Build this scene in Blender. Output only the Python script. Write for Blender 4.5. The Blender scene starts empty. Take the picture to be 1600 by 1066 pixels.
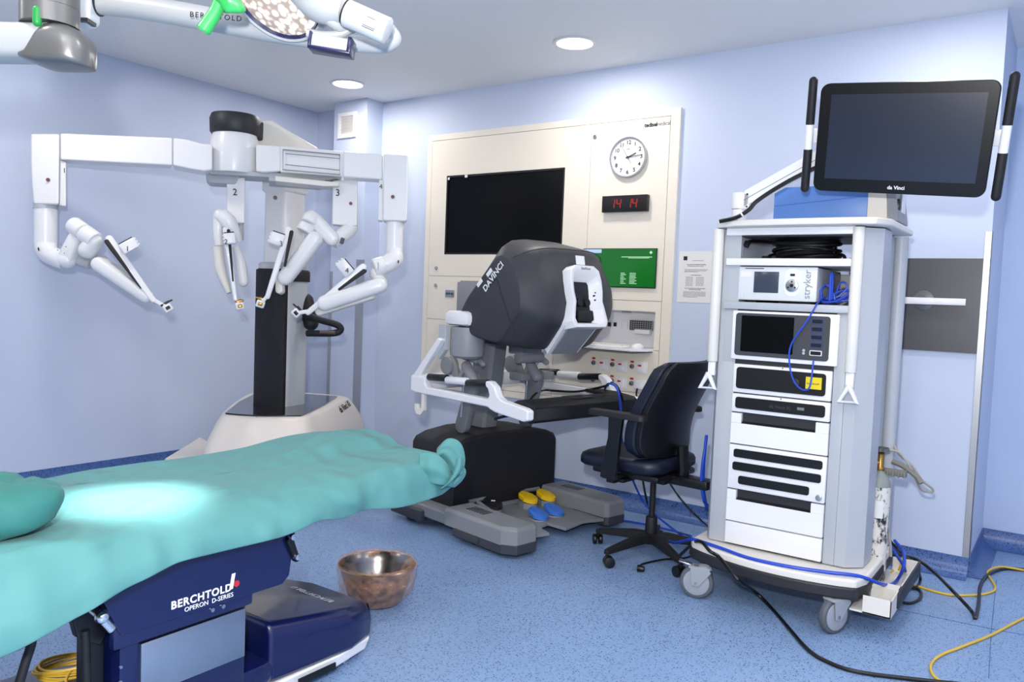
import bpy, bmesh, math, random
from mathutils import Vector, Matrix
random.seed(7)
PI = math.pi
SC = bpy.context.scene
C = SC.collection

# ------------------------------------------------------------------ camera model
FPX = 1243.67; PITCH = 0.0554733524; ROLL = 0.0392161767; YAW = -0.617383498; CH = 1.35
_cy, _sy = math.cos(YAW), math.sin(YAW)
FW = Vector((_sy*math.cos(PITCH), _cy*math.cos(PITCH), -math.sin(PITCH)))
_r0 = Vector((_cy, -_sy, 0)); _u0 = _r0.cross(FW)
RT = _r0*math.cos(ROLL) + _u0*math.sin(ROLL)
UP = -_r0*math.sin(ROLL) + _u0*math.cos(ROLL)
CAM = Vector((0, 0, CH))
def ray(px, py): return FW + RT*((px-800)/FPX) + UP*((533-py)/FPX)
def Pz(px, py, z=0.0): d = ray(px, py); return CAM + d*((z-CH)/d.z)
def Py(px, py, y): d = ray(px, py); return CAM + d*(y/d.y)
def Px(px, py, x): d = ray(px, py); return CAM + d*(x/d.x)
def Pd(px, py, D): return CAM + ray(px, py)*D
def Pp(px, py, pt, n):
    d = ray(px, py); n = Vector(n); return CAM + d*((Vector(pt)-CAM).dot(n)/d.dot(n))

def hit(o, px, py, lift=.0012):
    """point and normal where a view ray meets a built part, in the part's parent space"""
    from mathutils.bvhtree import BVHTree
    M_ = o.parent.matrix_basis if o.parent else Matrix()
    if o.parent and o.parent.parent: M_ = o.parent.parent.matrix_basis@M_
    Mi = M_.inverted(); bv = BVHTree.FromPolygons([v.co[:] for v in o.data.vertices], [p.vertices[:] for p in o.data.polygons])
    c = Mi@CAM; d = (Mi.to_3x3()@ray(px, py)).normalized(); loc, n, i, dd = bv.ray_cast(c, d)
    if loc is None: return None
    if n.dot(d) > 0: n = -n
    return loc+n*lift, n
def hframe(o, pa, pb, lift=.0012):
    a, na = hit(o, *pa, lift); b, nb = hit(o, *pb, lift); x = b-a; n = (na+nb).normalized()
    return frame(a, x, n.cross(x)), x.length
# ------------------------------------------------------------------ materials
def s2l(c):
    return c/12.92 if c <= .04045 else ((c+.055)/1.055)**2.4
def rgb(r, g=None, b=None):
    if isinstance(r, str):
        h = r.lstrip('#'); r, g, b = [int(h[i:i+2], 16) for i in (0, 2, 4)]
    return (s2l(r/255), s2l(g/255), s2l(b/255), 1)
MATS = {}
def mat(name, col, rough=.5, metal=0, bump=0, bscale=200, emit=None, estr=0, coat=0, noise=0, nscale=8, alpha=1, trans=0, spec=.5):
    if name in MATS: return MATS[name]
    m = bpy.data.materials.new(name); m.use_nodes = True
    nt = m.node_tree; b = nt.nodes['Principled BSDF']
    c = rgb(col) if isinstance(col, str) else col
    b.inputs['Base Color'].default_value = c
    b.inputs['Roughness'].default_value = rough
    b.inputs['Metallic'].default_value = metal
    b.inputs['Specular IOR Level'].default_value = spec
    if coat: b.inputs['Coat Weight'].default_value = coat
    if trans: b.inputs['Transmission Weight'].default_value = trans
    if alpha < 1: b.inputs['Alpha'].default_value = alpha
    if emit:
        b.inputs['Emission Color'].default_value = rgb(emit) if isinstance(emit, str) else emit
        b.inputs['Emission Strength'].default_value = estr
    tc = nt.nodes.new('ShaderNodeTexCoord')
    # every material gets a faint procedural variation of tone
    n = nt.nodes.new('ShaderNodeTexNoise'); n.inputs['Scale'].default_value = nscale; n.inputs['Detail'].default_value = 3
    nt.links.new(tc.outputs['Object'], n.inputs['Vector'])
    mx = nt.nodes.new('ShaderNodeMixRGB'); mx.blend_type = 'MULTIPLY'; mx.inputs[1].default_value = c
    k = noise or .04
    rp = nt.nodes.new('ShaderNodeMapRange'); rp.inputs['To Min'].default_value = 1-k; rp.inputs['To Max'].default_value = 1.0
    nt.links.new(n.outputs['Fac'], rp.inputs['Value'])
    cb = nt.nodes.new('ShaderNodeCombineColor')
    for i in range(3): nt.links.new(rp.outputs[0], cb.inputs[i])
    nt.links.new(cb.outputs[0], mx.inputs[2]); mx.inputs[0].default_value = 1
    nt.links.new(mx.outputs[0], b.inputs['Base Color'])
    if bump:
        n2 = nt.nodes.new('ShaderNodeTexNoise'); n2.inputs['Scale'].default_value = bscale; n2.inputs['Detail'].default_value = 4
        nt.links.new(tc.outputs['Object'], n2.inputs['Vector'])
        bp = nt.nodes.new('ShaderNodeBump'); bp.inputs['Strength'].default_value = bump; bp.inputs['Distance'].default_value = .01
        nt.links.new(n2.outputs['Fac'], bp.inputs['Height']); nt.links.new(bp.outputs[0], b.inputs['Normal'])
    MATS[name] = m
    return m

def vinyl(name, col, dark, light, rough=.35, density=1.0):
    m = bpy.data.materials.new(name); m.use_nodes = True; nt = m.node_tree; b = nt.nodes['Principled BSDF']
    b.inputs['Roughness'].default_value = rough
    tc = nt.nodes.new('ShaderNodeTexCoord')
    def chips(scale, thr, seed, stretch):
        mp = nt.nodes.new('ShaderNodeMapping'); mp.inputs['Location'].default_value = (seed, seed*.7, seed*1.3)
        mp.inputs['Scale'].default_value = stretch; mp.inputs['Rotation'].default_value = (0, 0, seed)
        nt.links.new(tc.outputs['Object'], mp.inputs['Vector'])
        wn = nt.nodes.new('ShaderNodeTexNoise'); wn.inputs['Scale'].default_value = 25
        nt.links.new(mp.outputs[0], wn.inputs['Vector'])
        v = nt.nodes.new('ShaderNodeTexVoronoi'); v.inputs['Scale'].default_value = scale
        nt.links.new(mp.outputs[0], v.inputs['Vector'])
        lt = nt.nodes.new('ShaderNodeMath'); lt.operation = 'LESS_THAN'; lt.inputs[1].default_value = thr
        nt.links.new(v.outputs['Distance'], lt.inputs[0])
        sp = nt.nodes.new('ShaderNodeSeparateColor'); nt.links.new(v.outputs['Color'], sp.inputs[0])
        l2 = nt.nodes.new('ShaderNodeMath'); l2.operation = 'LESS_THAN'; l2.inputs[1].default_value = .42*density
        nt.links.new(sp.outputs[0], l2.inputs[0])
        mu = nt.nodes.new('ShaderNodeMath'); mu.operation = 'MULTIPLY'
        nt.links.new(lt.outputs[0], mu.inputs[0]); nt.links.new(l2.outputs[0], mu.inputs[1])
        return mu.outputs[0]
    n = nt.nodes.new('ShaderNodeTexNoise'); n.inputs['Scale'].default_value = 2.0; n.inputs['Detail'].default_value = 6
    nt.links.new(tc.outputs['Object'], n.inputs['Vector'])
    base = nt.nodes.new('ShaderNodeMixRGB'); base.inputs[1].default_value = rgb(col)
    c2 = [x*.86 for x in rgb(col)[:3]]+[1]; base.inputs[2].default_value = c2
    nt.links.new(n.outputs['Fac'], base.inputs[0])
    cur = base.outputs[0]
    for (scale, thr, seed, st, cc, f) in ((62, .24, 1.3, (1, 1.9, 1), dark, .95), (62, .24, 4.1, (1.9, 1, 1), dark, .9), (100, .26, 2.2, (1, 1, 1), light, .45), (95, .3, 6.2, (1, 1.5, 1), dark, .6)):
        mx = nt.nodes.new('ShaderNodeMixRGB'); mx.inputs[2].default_value = rgb(cc)
        mm = nt.nodes.new('ShaderNodeMath'); mm.operation = 'MULTIPLY'; mm.inputs[1].default_value = f
        nt.links.new(chips(scale, thr, seed, st), mm.inputs[0]); nt.links.new(mm.outputs[0], mx.inputs[0])
        nt.links.new(cur, mx.inputs[1]); cur = mx.outputs[0]
    nt.links.new(cur, b.inputs['Base Color'])
    return m

M_wall = mat('wall_paint_blue', '#c8d2e8', .55, noise=.03, bump=.02, bscale=60)
M_wall2 = mat('wall_paint_recess', '#b7c9e8', .5, noise=.03)
M_ceil = mat('ceiling_paint', '#f0efee', .7, noise=.02)
M_floor = vinyl('vinyl_floor', '#87a4cd', '#26365c', '#a9c2e8', .38)
M_skirt = vinyl('vinyl_skirting', '#4b6ba6', '#121b3a', '#6d8cc4', .35, 1.6)
M_cream = mat('cream_laminate', '#efe6d8', .4)
M_creamgap = mat('panel_gap', '#8a8276', .6)
M_black = mat('black_plastic', '#0d0d10', .35)
M_blackm = mat('black_matt', '#121216', .6)
M_glass_black = mat('black_screen_glass', '#04060a', .25, spec=.15)
M_white = mat('white_plastic', '#eeedf0', .35)
M_rwhite = mat('robot_white', '#ecebec', .3, coat=.25)
M_offw = mat('offwhite_plastic', '#e6e2da', .4)
M_skin = mat('base_cream', '#ddd5cd', .4)
M_grey = mat('grey_plastic', '#8f9196', .45)
M_lgrey = mat('light_grey_paint', '#b5b9bf', .4)
M_mgrey = mat('mid_grey', '#77797e', .5)
M_dgrey = mat('dark_grey', '#3c3d43', .5)
M_head = mat('console_charcoal', '#35353a', .5)
M_headside = mat('console_charcoal_lower', '#34353c', .5)
M_char = mat('charcoal', '#26262b', .5)
M_padgrey = mat('pad_grey', '#86888c', .55, bump=.03, bscale=400)
M_steel = mat('brushed_steel', '#b9bcc2', .28, 1, noise=.1, nscale=20)
M_alu = mat('aluminium', '#b4b6b9', .35, .85)
M_chrome = mat('chrome', '#e8e8ea', .1, 1)
M_navy = mat('navy_paint', '#0b1548', .28, coat=.3)
M_navyfab = mat('navy_vinyl', '#0d1428', .42, bump=.05, bscale=300)
M_yellow = mat('yellow_plastic', '#f2c414', .4)
M_pedblue = mat('blue_pedal', '#3c74d0', .4)
M_cabblue = mat('blue_cable', '#1f49c2', .4)
M_cabyel = mat('yellow_cable', '#e0b93c', .4)
M_cabgrey = mat('grey_cable', '#a8a49c', .5)
M_red = mat('red_dot', '#5c1420', .4)
M_redem = mat('red_digit', '#400404', .4, emit='#f0281a', estr=.55)
M_reddim = mat('red_digit_dim', '#200404', .4, emit='#7a100c', estr=.3)
M_tape = mat('red_tape', '#c22a30', .5)
M_paper = mat('paper', '#e6e4e2', .7)
M_ink = mat('ink', '#55565c', .7)
M_inkb = mat('ink_black', '#15151a', .6)
M_green = mat('green_led', '#1c7f3c', .4, emit='#2fbf55', estr=.35)
M_grnscr = mat('green_screen', '#0a4a14', .25, emit='#128a2a', estr=.42, noise=.3, nscale=14)
M_grntext = mat('screen_text', '#b8e8c0', .4, emit='#bfe8c4', estr=.5)
M_gcover = mat('green_silicone', '#3bb65c', .35, coat=.3)
M_lampglass = mat('lamp_lens', '#8f8880', .15, emit='#fff0dc', estr=2.2)
M_down = mat('downlight_lens', '#ffffff', .4, emit='#fff4e6', estr=9)
M_boxblue = mat('blue_metal', '#5b87d0', .4)
M_board = mat('dark_board', '#4b4b50', .35)
M_scr = mat('lcd_navy', '#161b2c', .22, spec=.7, emit='#2a3350', estr=.06)
M_scr2 = mat('lcd_slate', '#3b4454', .2)
M_ylabel = mat('yellow_label', '#e8d21c', .5)
M_brass = mat('brass', '#b08a46', .3, .9)
M_text_w = mat('white_lettering', '#f4f4f8', .5)
M_rubber = mat('caster_rubber', '#5b5f66', .6)
M_casth = mat('caster_hub', '#9ba1aa', .45)
M_capgrey = mat('titan_grey', '#7b7a79', .3, .55)
M_rub = mat('wood_brown', '#5a4a44', .4)

# drape fabric
def fabric(name, col):
    m = mat(name, col, .75, bump=.12, bscale=900, noise=.06, nscale=3)
    nt = m.node_tree; b = nt.nodes['Principled BSDF']; b.inputs['Sheen Weight'].default_value = .05
    fine = b.inputs['Normal'].links[0].from_node; tc = nt.nodes.new('ShaderNodeTexCoord')
    prev = None
    for sc, st, dist, stretch in ((3.6, 1.3, .14, (1, 2.2, 1)), (9, 1.0, .05, (2, 1, 1))):
        mp = nt.nodes.new('ShaderNodeMapping'); mp.inputs['Scale'].default_value = stretch; mp.inputs['Rotation'].default_value = (0, 0, .5)
        n = nt.nodes.new('ShaderNodeTexNoise'); n.noise_type = 'RIDGED_MULTIFRACTAL'; n.inputs['Scale'].default_value = sc; n.inputs['Detail'].default_value = 2; n.inputs['Roughness'].default_value = .35
        nt.links.new(tc.outputs['Object'], mp.inputs[0]); nt.links.new(mp.outputs[0], n.inputs['Vector'])
        bp = nt.nodes.new('ShaderNodeBump'); bp.inputs['Strength'].default_value = st*.5; bp.inputs['Distance'].default_value = dist*.5
        nt.links.new(n.outputs['Fac'], bp.inputs['Height'])
        if prev: nt.links.new(prev.outputs[0], bp.inputs['Normal'])
        prev = bp
    nt.links.new(prev.outputs[0], fine.inputs['Normal'])
    return m
M_drape = fabric('teal_drape', '#548f8e')
M_drape2 = fabric('dark_teal_drape', '#2a716c')

# ------------------------------------------------------------------ mesh builder
def catmull(pts, n=6):
    P = [Vector(p) for p in pts]
    if len(P) < 3: return P
    Q = [P[0]*2-P[1]] + P + [P[-1]*2-P[-2]]; out = []
    for i in range(1, len(Q)-2):
        p0, p1, p2, p3 = Q[i-1:i+3]
        for k in range(n):
            t = k/n
            out.append(.5*((2*p1)+(-p0+p2)*t+(2*p0-5*p1+4*p2-p3)*t*t+(-p0+3*p1-3*p2+p3)*t**3))
    out.append(P[-1]); return out

def frame(o, x, up):
    x = Vector(x).normalized(); up = Vector(up); up = (up-x*up.dot(x)).normalized(); n = x.cross(up)
    return Matrix(((x.x, up.x, n.x, o[0]), (x.y, up.y, n.y, o[1]), (x.z, up.z, n.z, o[2]), (0, 0, 0, 1)))

class MB:
    def __init__(s): s.bm = bmesh.new()
    def _new(s, fn, mi, M=None):
        nv = len(s.bm.verts); s.bm.verts.ensure_lookup_table()
        old = set(s.bm.faces)
        fn()
        for f in s.bm.faces:
            if f not in old: f.material_index = mi
    def box(s, c, d, r=0, mi=0, M=None, seg=2):
        t = bmesh.new(); bmesh.ops.create_cube(t, size=1, matrix=Matrix.Diagonal((d[0], d[1], d[2], 1)))
        if r: bmesh.ops.bevel(t, geom=t.edges[:], offset=min(r, min(d)*.49), segments=seg, profile=.5, affect='EDGES')
        bmesh.ops.transform(t, matrix=(M or Matrix())@Matrix.Translation(c), verts=t.verts)
        s.merge(t, mi); return s
    def b2(s, lo, hi, r=0, mi=0, M=None):
        return s.box([(a+b)/2 for a, b in zip(lo, hi)], [abs(b-a) for a, b in zip(lo, hi)], r, mi, M)
    def merge(s, t, mi=0):
        mp = {}
        for v in t.verts: mp[v] = s.bm.verts.new(v.co)
        for f in t.faces:
            try: nf = s.bm.faces.new([mp[v] for v in f.verts]); nf.material_index = mi; nf.smooth = True
            except ValueError: pass
        t.free()
    def ring(s, pts): return [s.bm.verts.new(p) for p in pts]
    def loft(s, rings, mi=0, cap=True, close=True):
        R = [s.ring(r) for r in rings]; n = len(R[0])
        for a, b in zip(R, R[1:]):
            for i in range(n if close else n-1):
                j = (i+1) % n
                try: f = s.bm.faces.new((a[i], a[j], b[j], b[i])); f.material_index = mi; f.smooth = True
                except ValueError: pass
        if cap and close:
            for q in (R[0][::-1], R[-1]):
                f = s.bm.faces.new(q); f.material_index = mi; f.smooth = True
        return s
    def cyl(s, p0, p1, r0, r1=None, seg=24, mi=0, cap=True, bev=0):
        p0, p1 = Vector(p0), Vector(p1); r1 = r0 if r1 is None else r1
        d = (p1-p0); L = d.length; d.normalize()
        a = d.orthogonal().normalized(); b = d.cross(a)
        prof = [(0, r0), (L, r1)]
        if bev: prof = [(0, r0-bev), (bev*.3, r0-bev*.3), (bev, r0), (L-bev, r1), (L-bev*.3, r1-bev*.3), (L, r1-bev)]
        s.loft([[p0+d*h+(a*math.cos(2*PI*i/seg)+b*math.sin(2*PI*i/seg))*r for i in range(seg)] for h, r in prof], mi, cap)
        return s
    def lathe(s, prof, seg=32, M=None, mi=0, cap=True):
        M = M or Matrix()
        s.loft([[M@Vector((r*math.cos(2*PI*i/seg), r*math.sin(2*PI*i/seg), z)) for i in range(seg)] for r, z in prof], mi, cap)
        return s
    def sphere(s, c, r, mi=0, seg=20, rings=12, M=None):
        t = bmesh.new(); bmesh.ops.create_uvsphere(t, u_segments=seg, v_segments=rings, radius=1)
        if not hasattr(r, '__len__'): r = (r, r, r)
        bmesh.ops.transform(t, matrix=(M or Matrix())@Matrix.Translation(c)@Matrix.Diagonal((r[0], r[1], r[2], 1)), verts=t.verts)
        s.merge(t, mi); return s
    def tube(s, pts, r, seg=10, mi=0, n=6, smooth=True, cap=True, closed=False):
        P = catmull(pts, n) if smooth else [Vector(p) for p in pts]
        m = len(P); rs = r if hasattr(r, '__len__') else None
        rings = []; a = None
        for i, p in enumerate(P):
            t = (P[min(i+1, m-1)]-P[max(i-1, 0)])
            if t.length < 1e-9: t = Vector((0, 0, 1))
            t.normalize()
            a = t.orthogonal().normalized() if a is None else (a-t*a.dot(t)).normalized()
            b = t.cross(a)
            if rs:
                q = i/(m-1)*(len(rs)-1); k = min(int(q), len(rs)-2); rr = rs[k]+(rs[k+1]-rs[k])*(q-k)
            else: rr = r
            rings.append([p+(a*math.cos(2*PI*j/seg)+b*math.sin(2*PI*j/seg))*rr for j in range(seg)])
        s.loft(rings, mi, cap); return s
    def capsule(s, p0, p1, r, mi=0, seg=20, r1=None, flat=None):
        p0, p1 = Vector(p0), Vector(p1); d = p1-p0; L = d.length; d.normalize(); r1 = r1 or r
        a = d.orthogonal().normalized() if flat is None else (Vector(flat)-d*Vector(flat).dot(d)).normalized()
        b = d.cross(a); rings = []
        for k in range(6):
            t = PI/2*k/6; rings.append((-r*math.cos(t), max(r*math.sin(t), r*.02)))
        rings.append((0, r)); rings.append((L, r1))
        for k in range(5, -1, -1):
            t = PI/2*k/6; rings.append((L+r1*math.cos(t), max(r1*math.sin(t), r1*.02)))
        s.loft([[p0+d*h+(a*math.cos(2*PI*i/seg)+b*math.sin(2*PI*i/seg))*q for i in range(seg)] for h, q in rings], mi)
        return s
    def slab(s, p0, p1, r0, r1, thick, n, mi=0, bev=.004, seg=10):
        """rounded-end plate between two points, thickness along n"""
        p0, p1, n = Vector(p0), Vector(p1), Vector(n).normalized()
        d = p1-p0; n = (n-d.normalized()*n.dot(d.normalized())).normalized(); L = d.length; d.normalize(); w = n.cross(d)
        out = []
        for (pc, r, a0) in ((Vector((0, 0)), r0, PI/2), (Vector((L, 0)), r1, -PI/2)):
            for k in range(seg+1):
                a = a0+PI*k/seg; out.append((pc.x+r*math.cos(a), r*math.sin(a)))
        def rg(h, k):
            res = []
            for (x, y) in out:
                cx = 0 if x < L/2 else L
                vx, vy = x-cx, y
                l = math.hypot(vx, vy) or 1; f = (l-k)/l
                res.append(p0+d*(cx+vx*f)+w*(vy*f)+n*h)
            return res
        t = thick/2
        s.loft([rg(-t, bev), rg(-t+bev*.3, bev*.3), rg(-t+bev, 0), rg(t-bev, 0), rg(t-bev*.3, bev*.3), rg(t, bev)], mi); return s
    def prism(s, pts, d, M=None, mi=0):
        """polygon in local xy extruded from z=0 to z=d"""
        M = M or Matrix()
        s.loft([[M@Vector((x, y, 0)) for x, y in pts], [M@Vector((x, y, d)) for x, y in pts]], mi); return s
    def quad(s, a, b, c, d, mi=0):
        f = s.bm.faces.new([s.bm.verts.new(p) for p in (a, b, c, d)]); f.material_index = mi; return s
    def build(s, name, mats, parent=None, bevel=0, ang=35, sub=0, label=None):
        bmesh.ops.recalc_face_normals(s.bm, faces=s.bm.faces)
        me = bpy.data.meshes.new(name); s.bm.to_mesh(me); s.bm.free()
        for p in me.polygons: p.use_smooth = True
        me.set_sharp_from_angle(angle=math.radians(ang))
        for m in (mats if isinstance(mats, (list, tuple)) else [mats]): me.materials.append(m)
        o = bpy.data.objects.new(name, me); C.objects.link(o)
        if parent: o.parent = parent
        if bevel:
            bv = o.modifiers.new('bevel', 'BEVEL'); bv.width = bevel; bv.segments = 2; bv.limit_method = 'ANGLE'; bv.angle_limit = math.radians(40)
            try: bv.harden_normals = True
            except Exception: pass
        if sub:
            sb = o.modifiers.new('sub', 'SUBSURF'); sb.levels = sub; sb.render_levels = sub
        if label: o['label'] = label
        return o

def tag(o, label, cat, group=None, kind=None):
    o['label'] = label; o['category'] = cat
    if group: o['group'] = group
    if kind: o['kind'] = kind
    return o
def thing(name, label, cat, loc=(0, 0, 0), rotz=0, group=None):
    o = bpy.data.objects.new(name, None); C.objects.link(o); o.empty_display_size = .1
    o.location = loc; o.rotation_euler = (0, 0, rotz)
    return tag(o, label, cat, group)
def struct(o): o['kind'] = 'structure'; return o
def text(name, s, size, m, parent, M, ext=.0006, align='LEFT', bold=0, spacing=1.0, shear=0, label=None):
    cu = bpy.data.curves.new(name, 'FONT'); cu.body = s; cu.size = size; cu.extrude = ext; cu.align_x = align
    cu.offset = bold; cu.space_character = spacing; cu.shear = shear; cu.resolution_u = 3
    t = bpy.data.objects.new(name, cu); C.objects.link(t)
    bpy.context.view_layer.update()
    me = bpy.data.meshes.new_from_object(t.evaluated_get(bpy.context.evaluated_depsgraph_get()))
    bpy.data.objects.remove(t); bpy.data.curves.remove(cu)
    me.transform(M); me.materials.clear(); me.materials.append(m); me.name = name
    o = bpy.data.objects.new(name, me); C.objects.link(o)
    if parent: o.parent = parent
    if label: o['label'] = label
    return o
def rrect(w, h, r, n=5, cx=0, cy=0):
    out = []
    for (sx, sy, a) in ((1, 1, 0), (-1, 1, 90), (-1, -1, 180), (1, -1, 270)):
        for k in range(n+1):
            t = math.radians(a+90*k/n); out.append((cx+sx*(w/2-r)+r*math.cos(t), cy+sy*(h/2-r)+r*math.sin(t)))
    return out
def copy_tree(o, parent=None):
    c = o.copy(); C.objects.link(c)
    if parent: c.parent = parent
    for ch in list(o.children): copy_tree(ch, c)
    return c
R = math.radians
# ================================================================== ROOM
D = 4.676; XA = -5.47; XE = -.385; YR = 5.41; ZC = 2.875
struct(MB().b2((-6, -3, -.1), (3.2, 6, 0)).build('floor', M_floor))
struct(MB().b2((-6, -3, ZC), (3.2, 6, ZC+.1)).build('ceiling', M_ceil))
struct(MB().b2((XA-.15, -3, 0), (XA, D+.2, ZC)).build('wall_left', M_wall))
# back wall with the opening of the service panel niche
nx0, nx1, nz0, nz1 = -2.95, -2.195, 1.045, 1.29
w = MB()
w.b2((XA-.15, D, 0), (nx0, D+.25, ZC)); w.b2((nx1, D, 0), (XE, YR, ZC))
w.b2((nx0, D, 0), (nx1, D+.25, nz0)); w.b2((nx0, D, nz1), (nx1, D+.25, ZC)); w.b2((nx0, D+.2, nz0), (nx1, D+.25, nz1))
struct(w.build('wall_back', M_wall))
struct(MB().b2((XE, YR, 0), (3.2, YR+.15, ZC)).build('wall_recess', M_wall2))
struct(MB().b2((3.05, -3, 0), (3.2, YR, ZC)).build('wall_right', M_wall))
# pillar in the corner: front face 0.38 wide
pf = Pz(520, 164, ZC).y
pc1 = Py(570, 300, 4.50); pc0 = Py(519.5, 300, 4.50)
struct(MB().b2((pc0.x, 4.50, 0), (pc1.x, D, ZC)).build('wall_pillar', M_wall))
# coved vinyl skirtings
def skirting(name, x0, y0, x1, y1, nx, ny):
    prof = [(0.0, .002), (.085, .002), (.06, .006), (.035, .018), (.016, .036), (.008, .06), (.006, .1), (0, .1)]
    m = MB(); rings = []
    for (x, y) in ((x0, y0), (x1, y1)): rings.append([Vector((x+nx*d, y+ny*d, z)) for d, z in prof])
    m.loft(rings); return struct(m.build(name, M_skirt))
skirting('baseboard_left', XA, -3, XA, D, 1, 0)
skirting('baseboard_back', pc1.x, D, XE, D, 0, -1)
skirting('baseboard_pillar', pc0.x, 4.50, pc1.x, 4.50, 0, -1)
skirting('baseboard_corner', XA, D, pc0.x, D, 0, -1)
skirting('baseboard_end', XE, D, XE, YR, 1, 0)
skirting('baseboard_recess', XE, YR, 3.05, YR, 0, -1)
# aluminium corner guard at the end of the back wall and the strips in the corner
struct(MB().b2((-.414, D-.004, .10), (XE+.004, D, 1.772)).b2((XE, D-.004, .10), (XE+.004, D+.04, 1.772)).build('trim_1', M_alu, bevel=.001))
q0 = Py(555, 500, 4.50).x; q1 = Py(567, 500, 4.50).x
struct(MB().b2((q0, 4.495, .10), (q1, 4.50, 1.60)).build('trim_2', M_alu))
q0 = Py(512, 500, 4.50).x
struct(MB().b2((pc0.x-.004, 4.497, .10), (pc0.x, 4.55, 1.50)).b2((pc0.x-.004, 4.495, .10), (pc0.x+.03, 4.50, 1.50)).build('trim_3', M_alu))
# welded joints of the vinyl
def joint(name, pl):
    m = MB(); m.tube([Pz(x, y, .0006) for x, y in pl], .0016, seg=6, smooth=False); return struct(m.build(name, M_skirt))
joint('trim_4', [(1557, 906), (1549, 985), (1545, 1060)]); joint('trim_5', [(1400, 952), (1549, 983), (1640, 1000)])
# air vent on the pillar
v = thing('air_vent', 'small white louvred air vent high on the corner pillar', 'vent', (0, 0, 0))
a = Py(530, 178, 4.50); b_ = Py(557, 212, 4.50)
x0, x1, z0, z1 = a.x, b_.x, b_.z-.01, a.z
v.location = ((x0+x1)/2, 4.5, (z0+z1)/2); hw, hh = (x1-x0)/2, (z1-z0)/2
m = MB(); t = .03
m.b2((-hw, -.014, hh-t), (hw, 0, hh)); m.b2((-hw, -.014, -hh), (hw, 0, -hh+t)); m.b2((-hw, -.014, -hh+t), (-hw+t, 0, hh-t)); m.b2((hw-t, -.014, -hh+t), (hw, 0, hh-t))
m.build('vent_frame', M_white, v)
m = MB(); n = 6
for i in range(n):
    z = -hh+t+(i+.5)*(2*hh-2*t)/n
    m.box((0, -.007, z), (2*hw-2*t, .002, (2*hh-2*t)/n*.95), M=Matrix.Translation((0, -.006, z))@Matrix.Rotation(R(32), 4, 'X')@Matrix.Translation((0, .007, -z)))
m.build('louvre', M_offw, v)

# ------------------------------------------------------------------ SERVICE PANEL
sp = thing('service_panel', 'large cream wall panel with doors framing the black screen and clocks', 'wall panel', (0, D, 0))
px0, px1, pz0, pz1 = -4.17, -2.09, .625, 2.563
fw_ = .045; d1 = -.022; g = .003
m = MB()
m.b2((px0, d1, pz1-fw_), (px1, 0, pz1)); m.b2((px0, d1, pz0), (px1, 0, pz0+fw_)); m.b2((px0, d1, pz0+fw_), (px0+fw_, 0, pz1-fw_)); m.b2((px1-fw_-.02, d1, pz0+fw_), (px1, 0, pz1-fw_))
m.build('panel_frame', M_cream, sp, bevel=.0015)
ix0, ix1, iz0, iz1 = px0+fw_+g, px1-fw_-.02-g, pz0+fw_+g, pz1-fw_-g
vx = -2.72; hz = 1.488
MB().b2((px0+.01, -.006, hz-.02), (px1-.01, 0, pz1-.01)).b2((px0+.01, -.006, pz0+.01), (nx0, 0, hz-.02)).b2((nx1, -.006, pz0+.01), (px1-.01, 0, hz-.02)).b2((nx0, -.006, pz0+.01), (nx1, 0, nz0)).b2((nx0, -.006, nz1), (nx1, 0, hz-.02)).build('backing', M_creamgap, sp)
sx0, sx1, sz0, sz1 = -3.970, -2.917, 1.652, 2.245
def leaf(name, x0, x1, z0, z1, hole=None):
    m = MB()
    if hole:
        a, b, c, d = hole
        m.b2((x0, d1, z0), (a, -.005, z1)); m.b2((b, d1, z0), (x1, -.005, z1)); m.b2((a, d1, z0), (b, -.005, c)); m.b2((a, d1, d), (b, -.005, z1))
    else: m.b2((x0, d1, z0), (x1, -.005, z1))
    return m.build(name, M_cream, sp)
leaf('panel_door', ix0, vx-g/2, hz+g/2, iz1, (sx0, sx1, sz0, sz1))
leaf('panel_door', vx+g/2, ix1, hz-.13, iz1)
leaf('panel_door', ix0, nx0-g, hz-.33, hz-g/2)
leaf('panel_door', ix0, nx0-g, iz0, hz-.33-g)
leaf('panel_strip', nx0, ix1, nz1, hz-.13-g)
leaf('socket_board', nx0, ix1, iz0+.09, nz0-g)
leaf('lower_board', nx0, ix1, iz0, iz0+.09-g)
MB().b2((nx1, d1, nz0), (ix1, -.005, nz1)).build('panel_strip', M_cream, sp)
# niche lining
m = MB(); m.b2((nx0, .19, nz0), (nx1, .2, nz1)); m.b2((nx0, 0, nz1-.004), (nx1, .2, nz1)); m.b2((nx1-.004, 0, nz0), (nx1, .2, nz1)); m.b2((nx0, 0, nz0), (nx1, .2, nz0+.004))
m.build('niche_lining', M_white, sp)
for (px, py) in ((682, 419), (681, 446), (930, 214)):
    p = Py(px, py, D-.022)
    MB().cyl((p.x, -.022, p.z), (p.x, -.03, p.z), .014, seg=20, bev=.002).box((p.x, -.0315, p.z), (.004, .003, .014)).build('panel_lock', M_steel, sp)
p = Pz(0, 0, 1)
ptx = Py(1007, 196, D-.023)
text('lettering', 'tedisel', .036, M_inkb, sp, frame((ptx.x, -.0225, ptx.z-.012), (1, 0, 0), (0, 0, 1)), bold=.0012, spacing=.95)
ptx2 = Py(1024.5, 194, D-.023)
text('lettering', 'medical', .036, M_ink, sp, frame((ptx2.x, -.0225, ptx2.z-.012), (1, 0, 0), (0, 0, 1)), spacing=.93)
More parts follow.
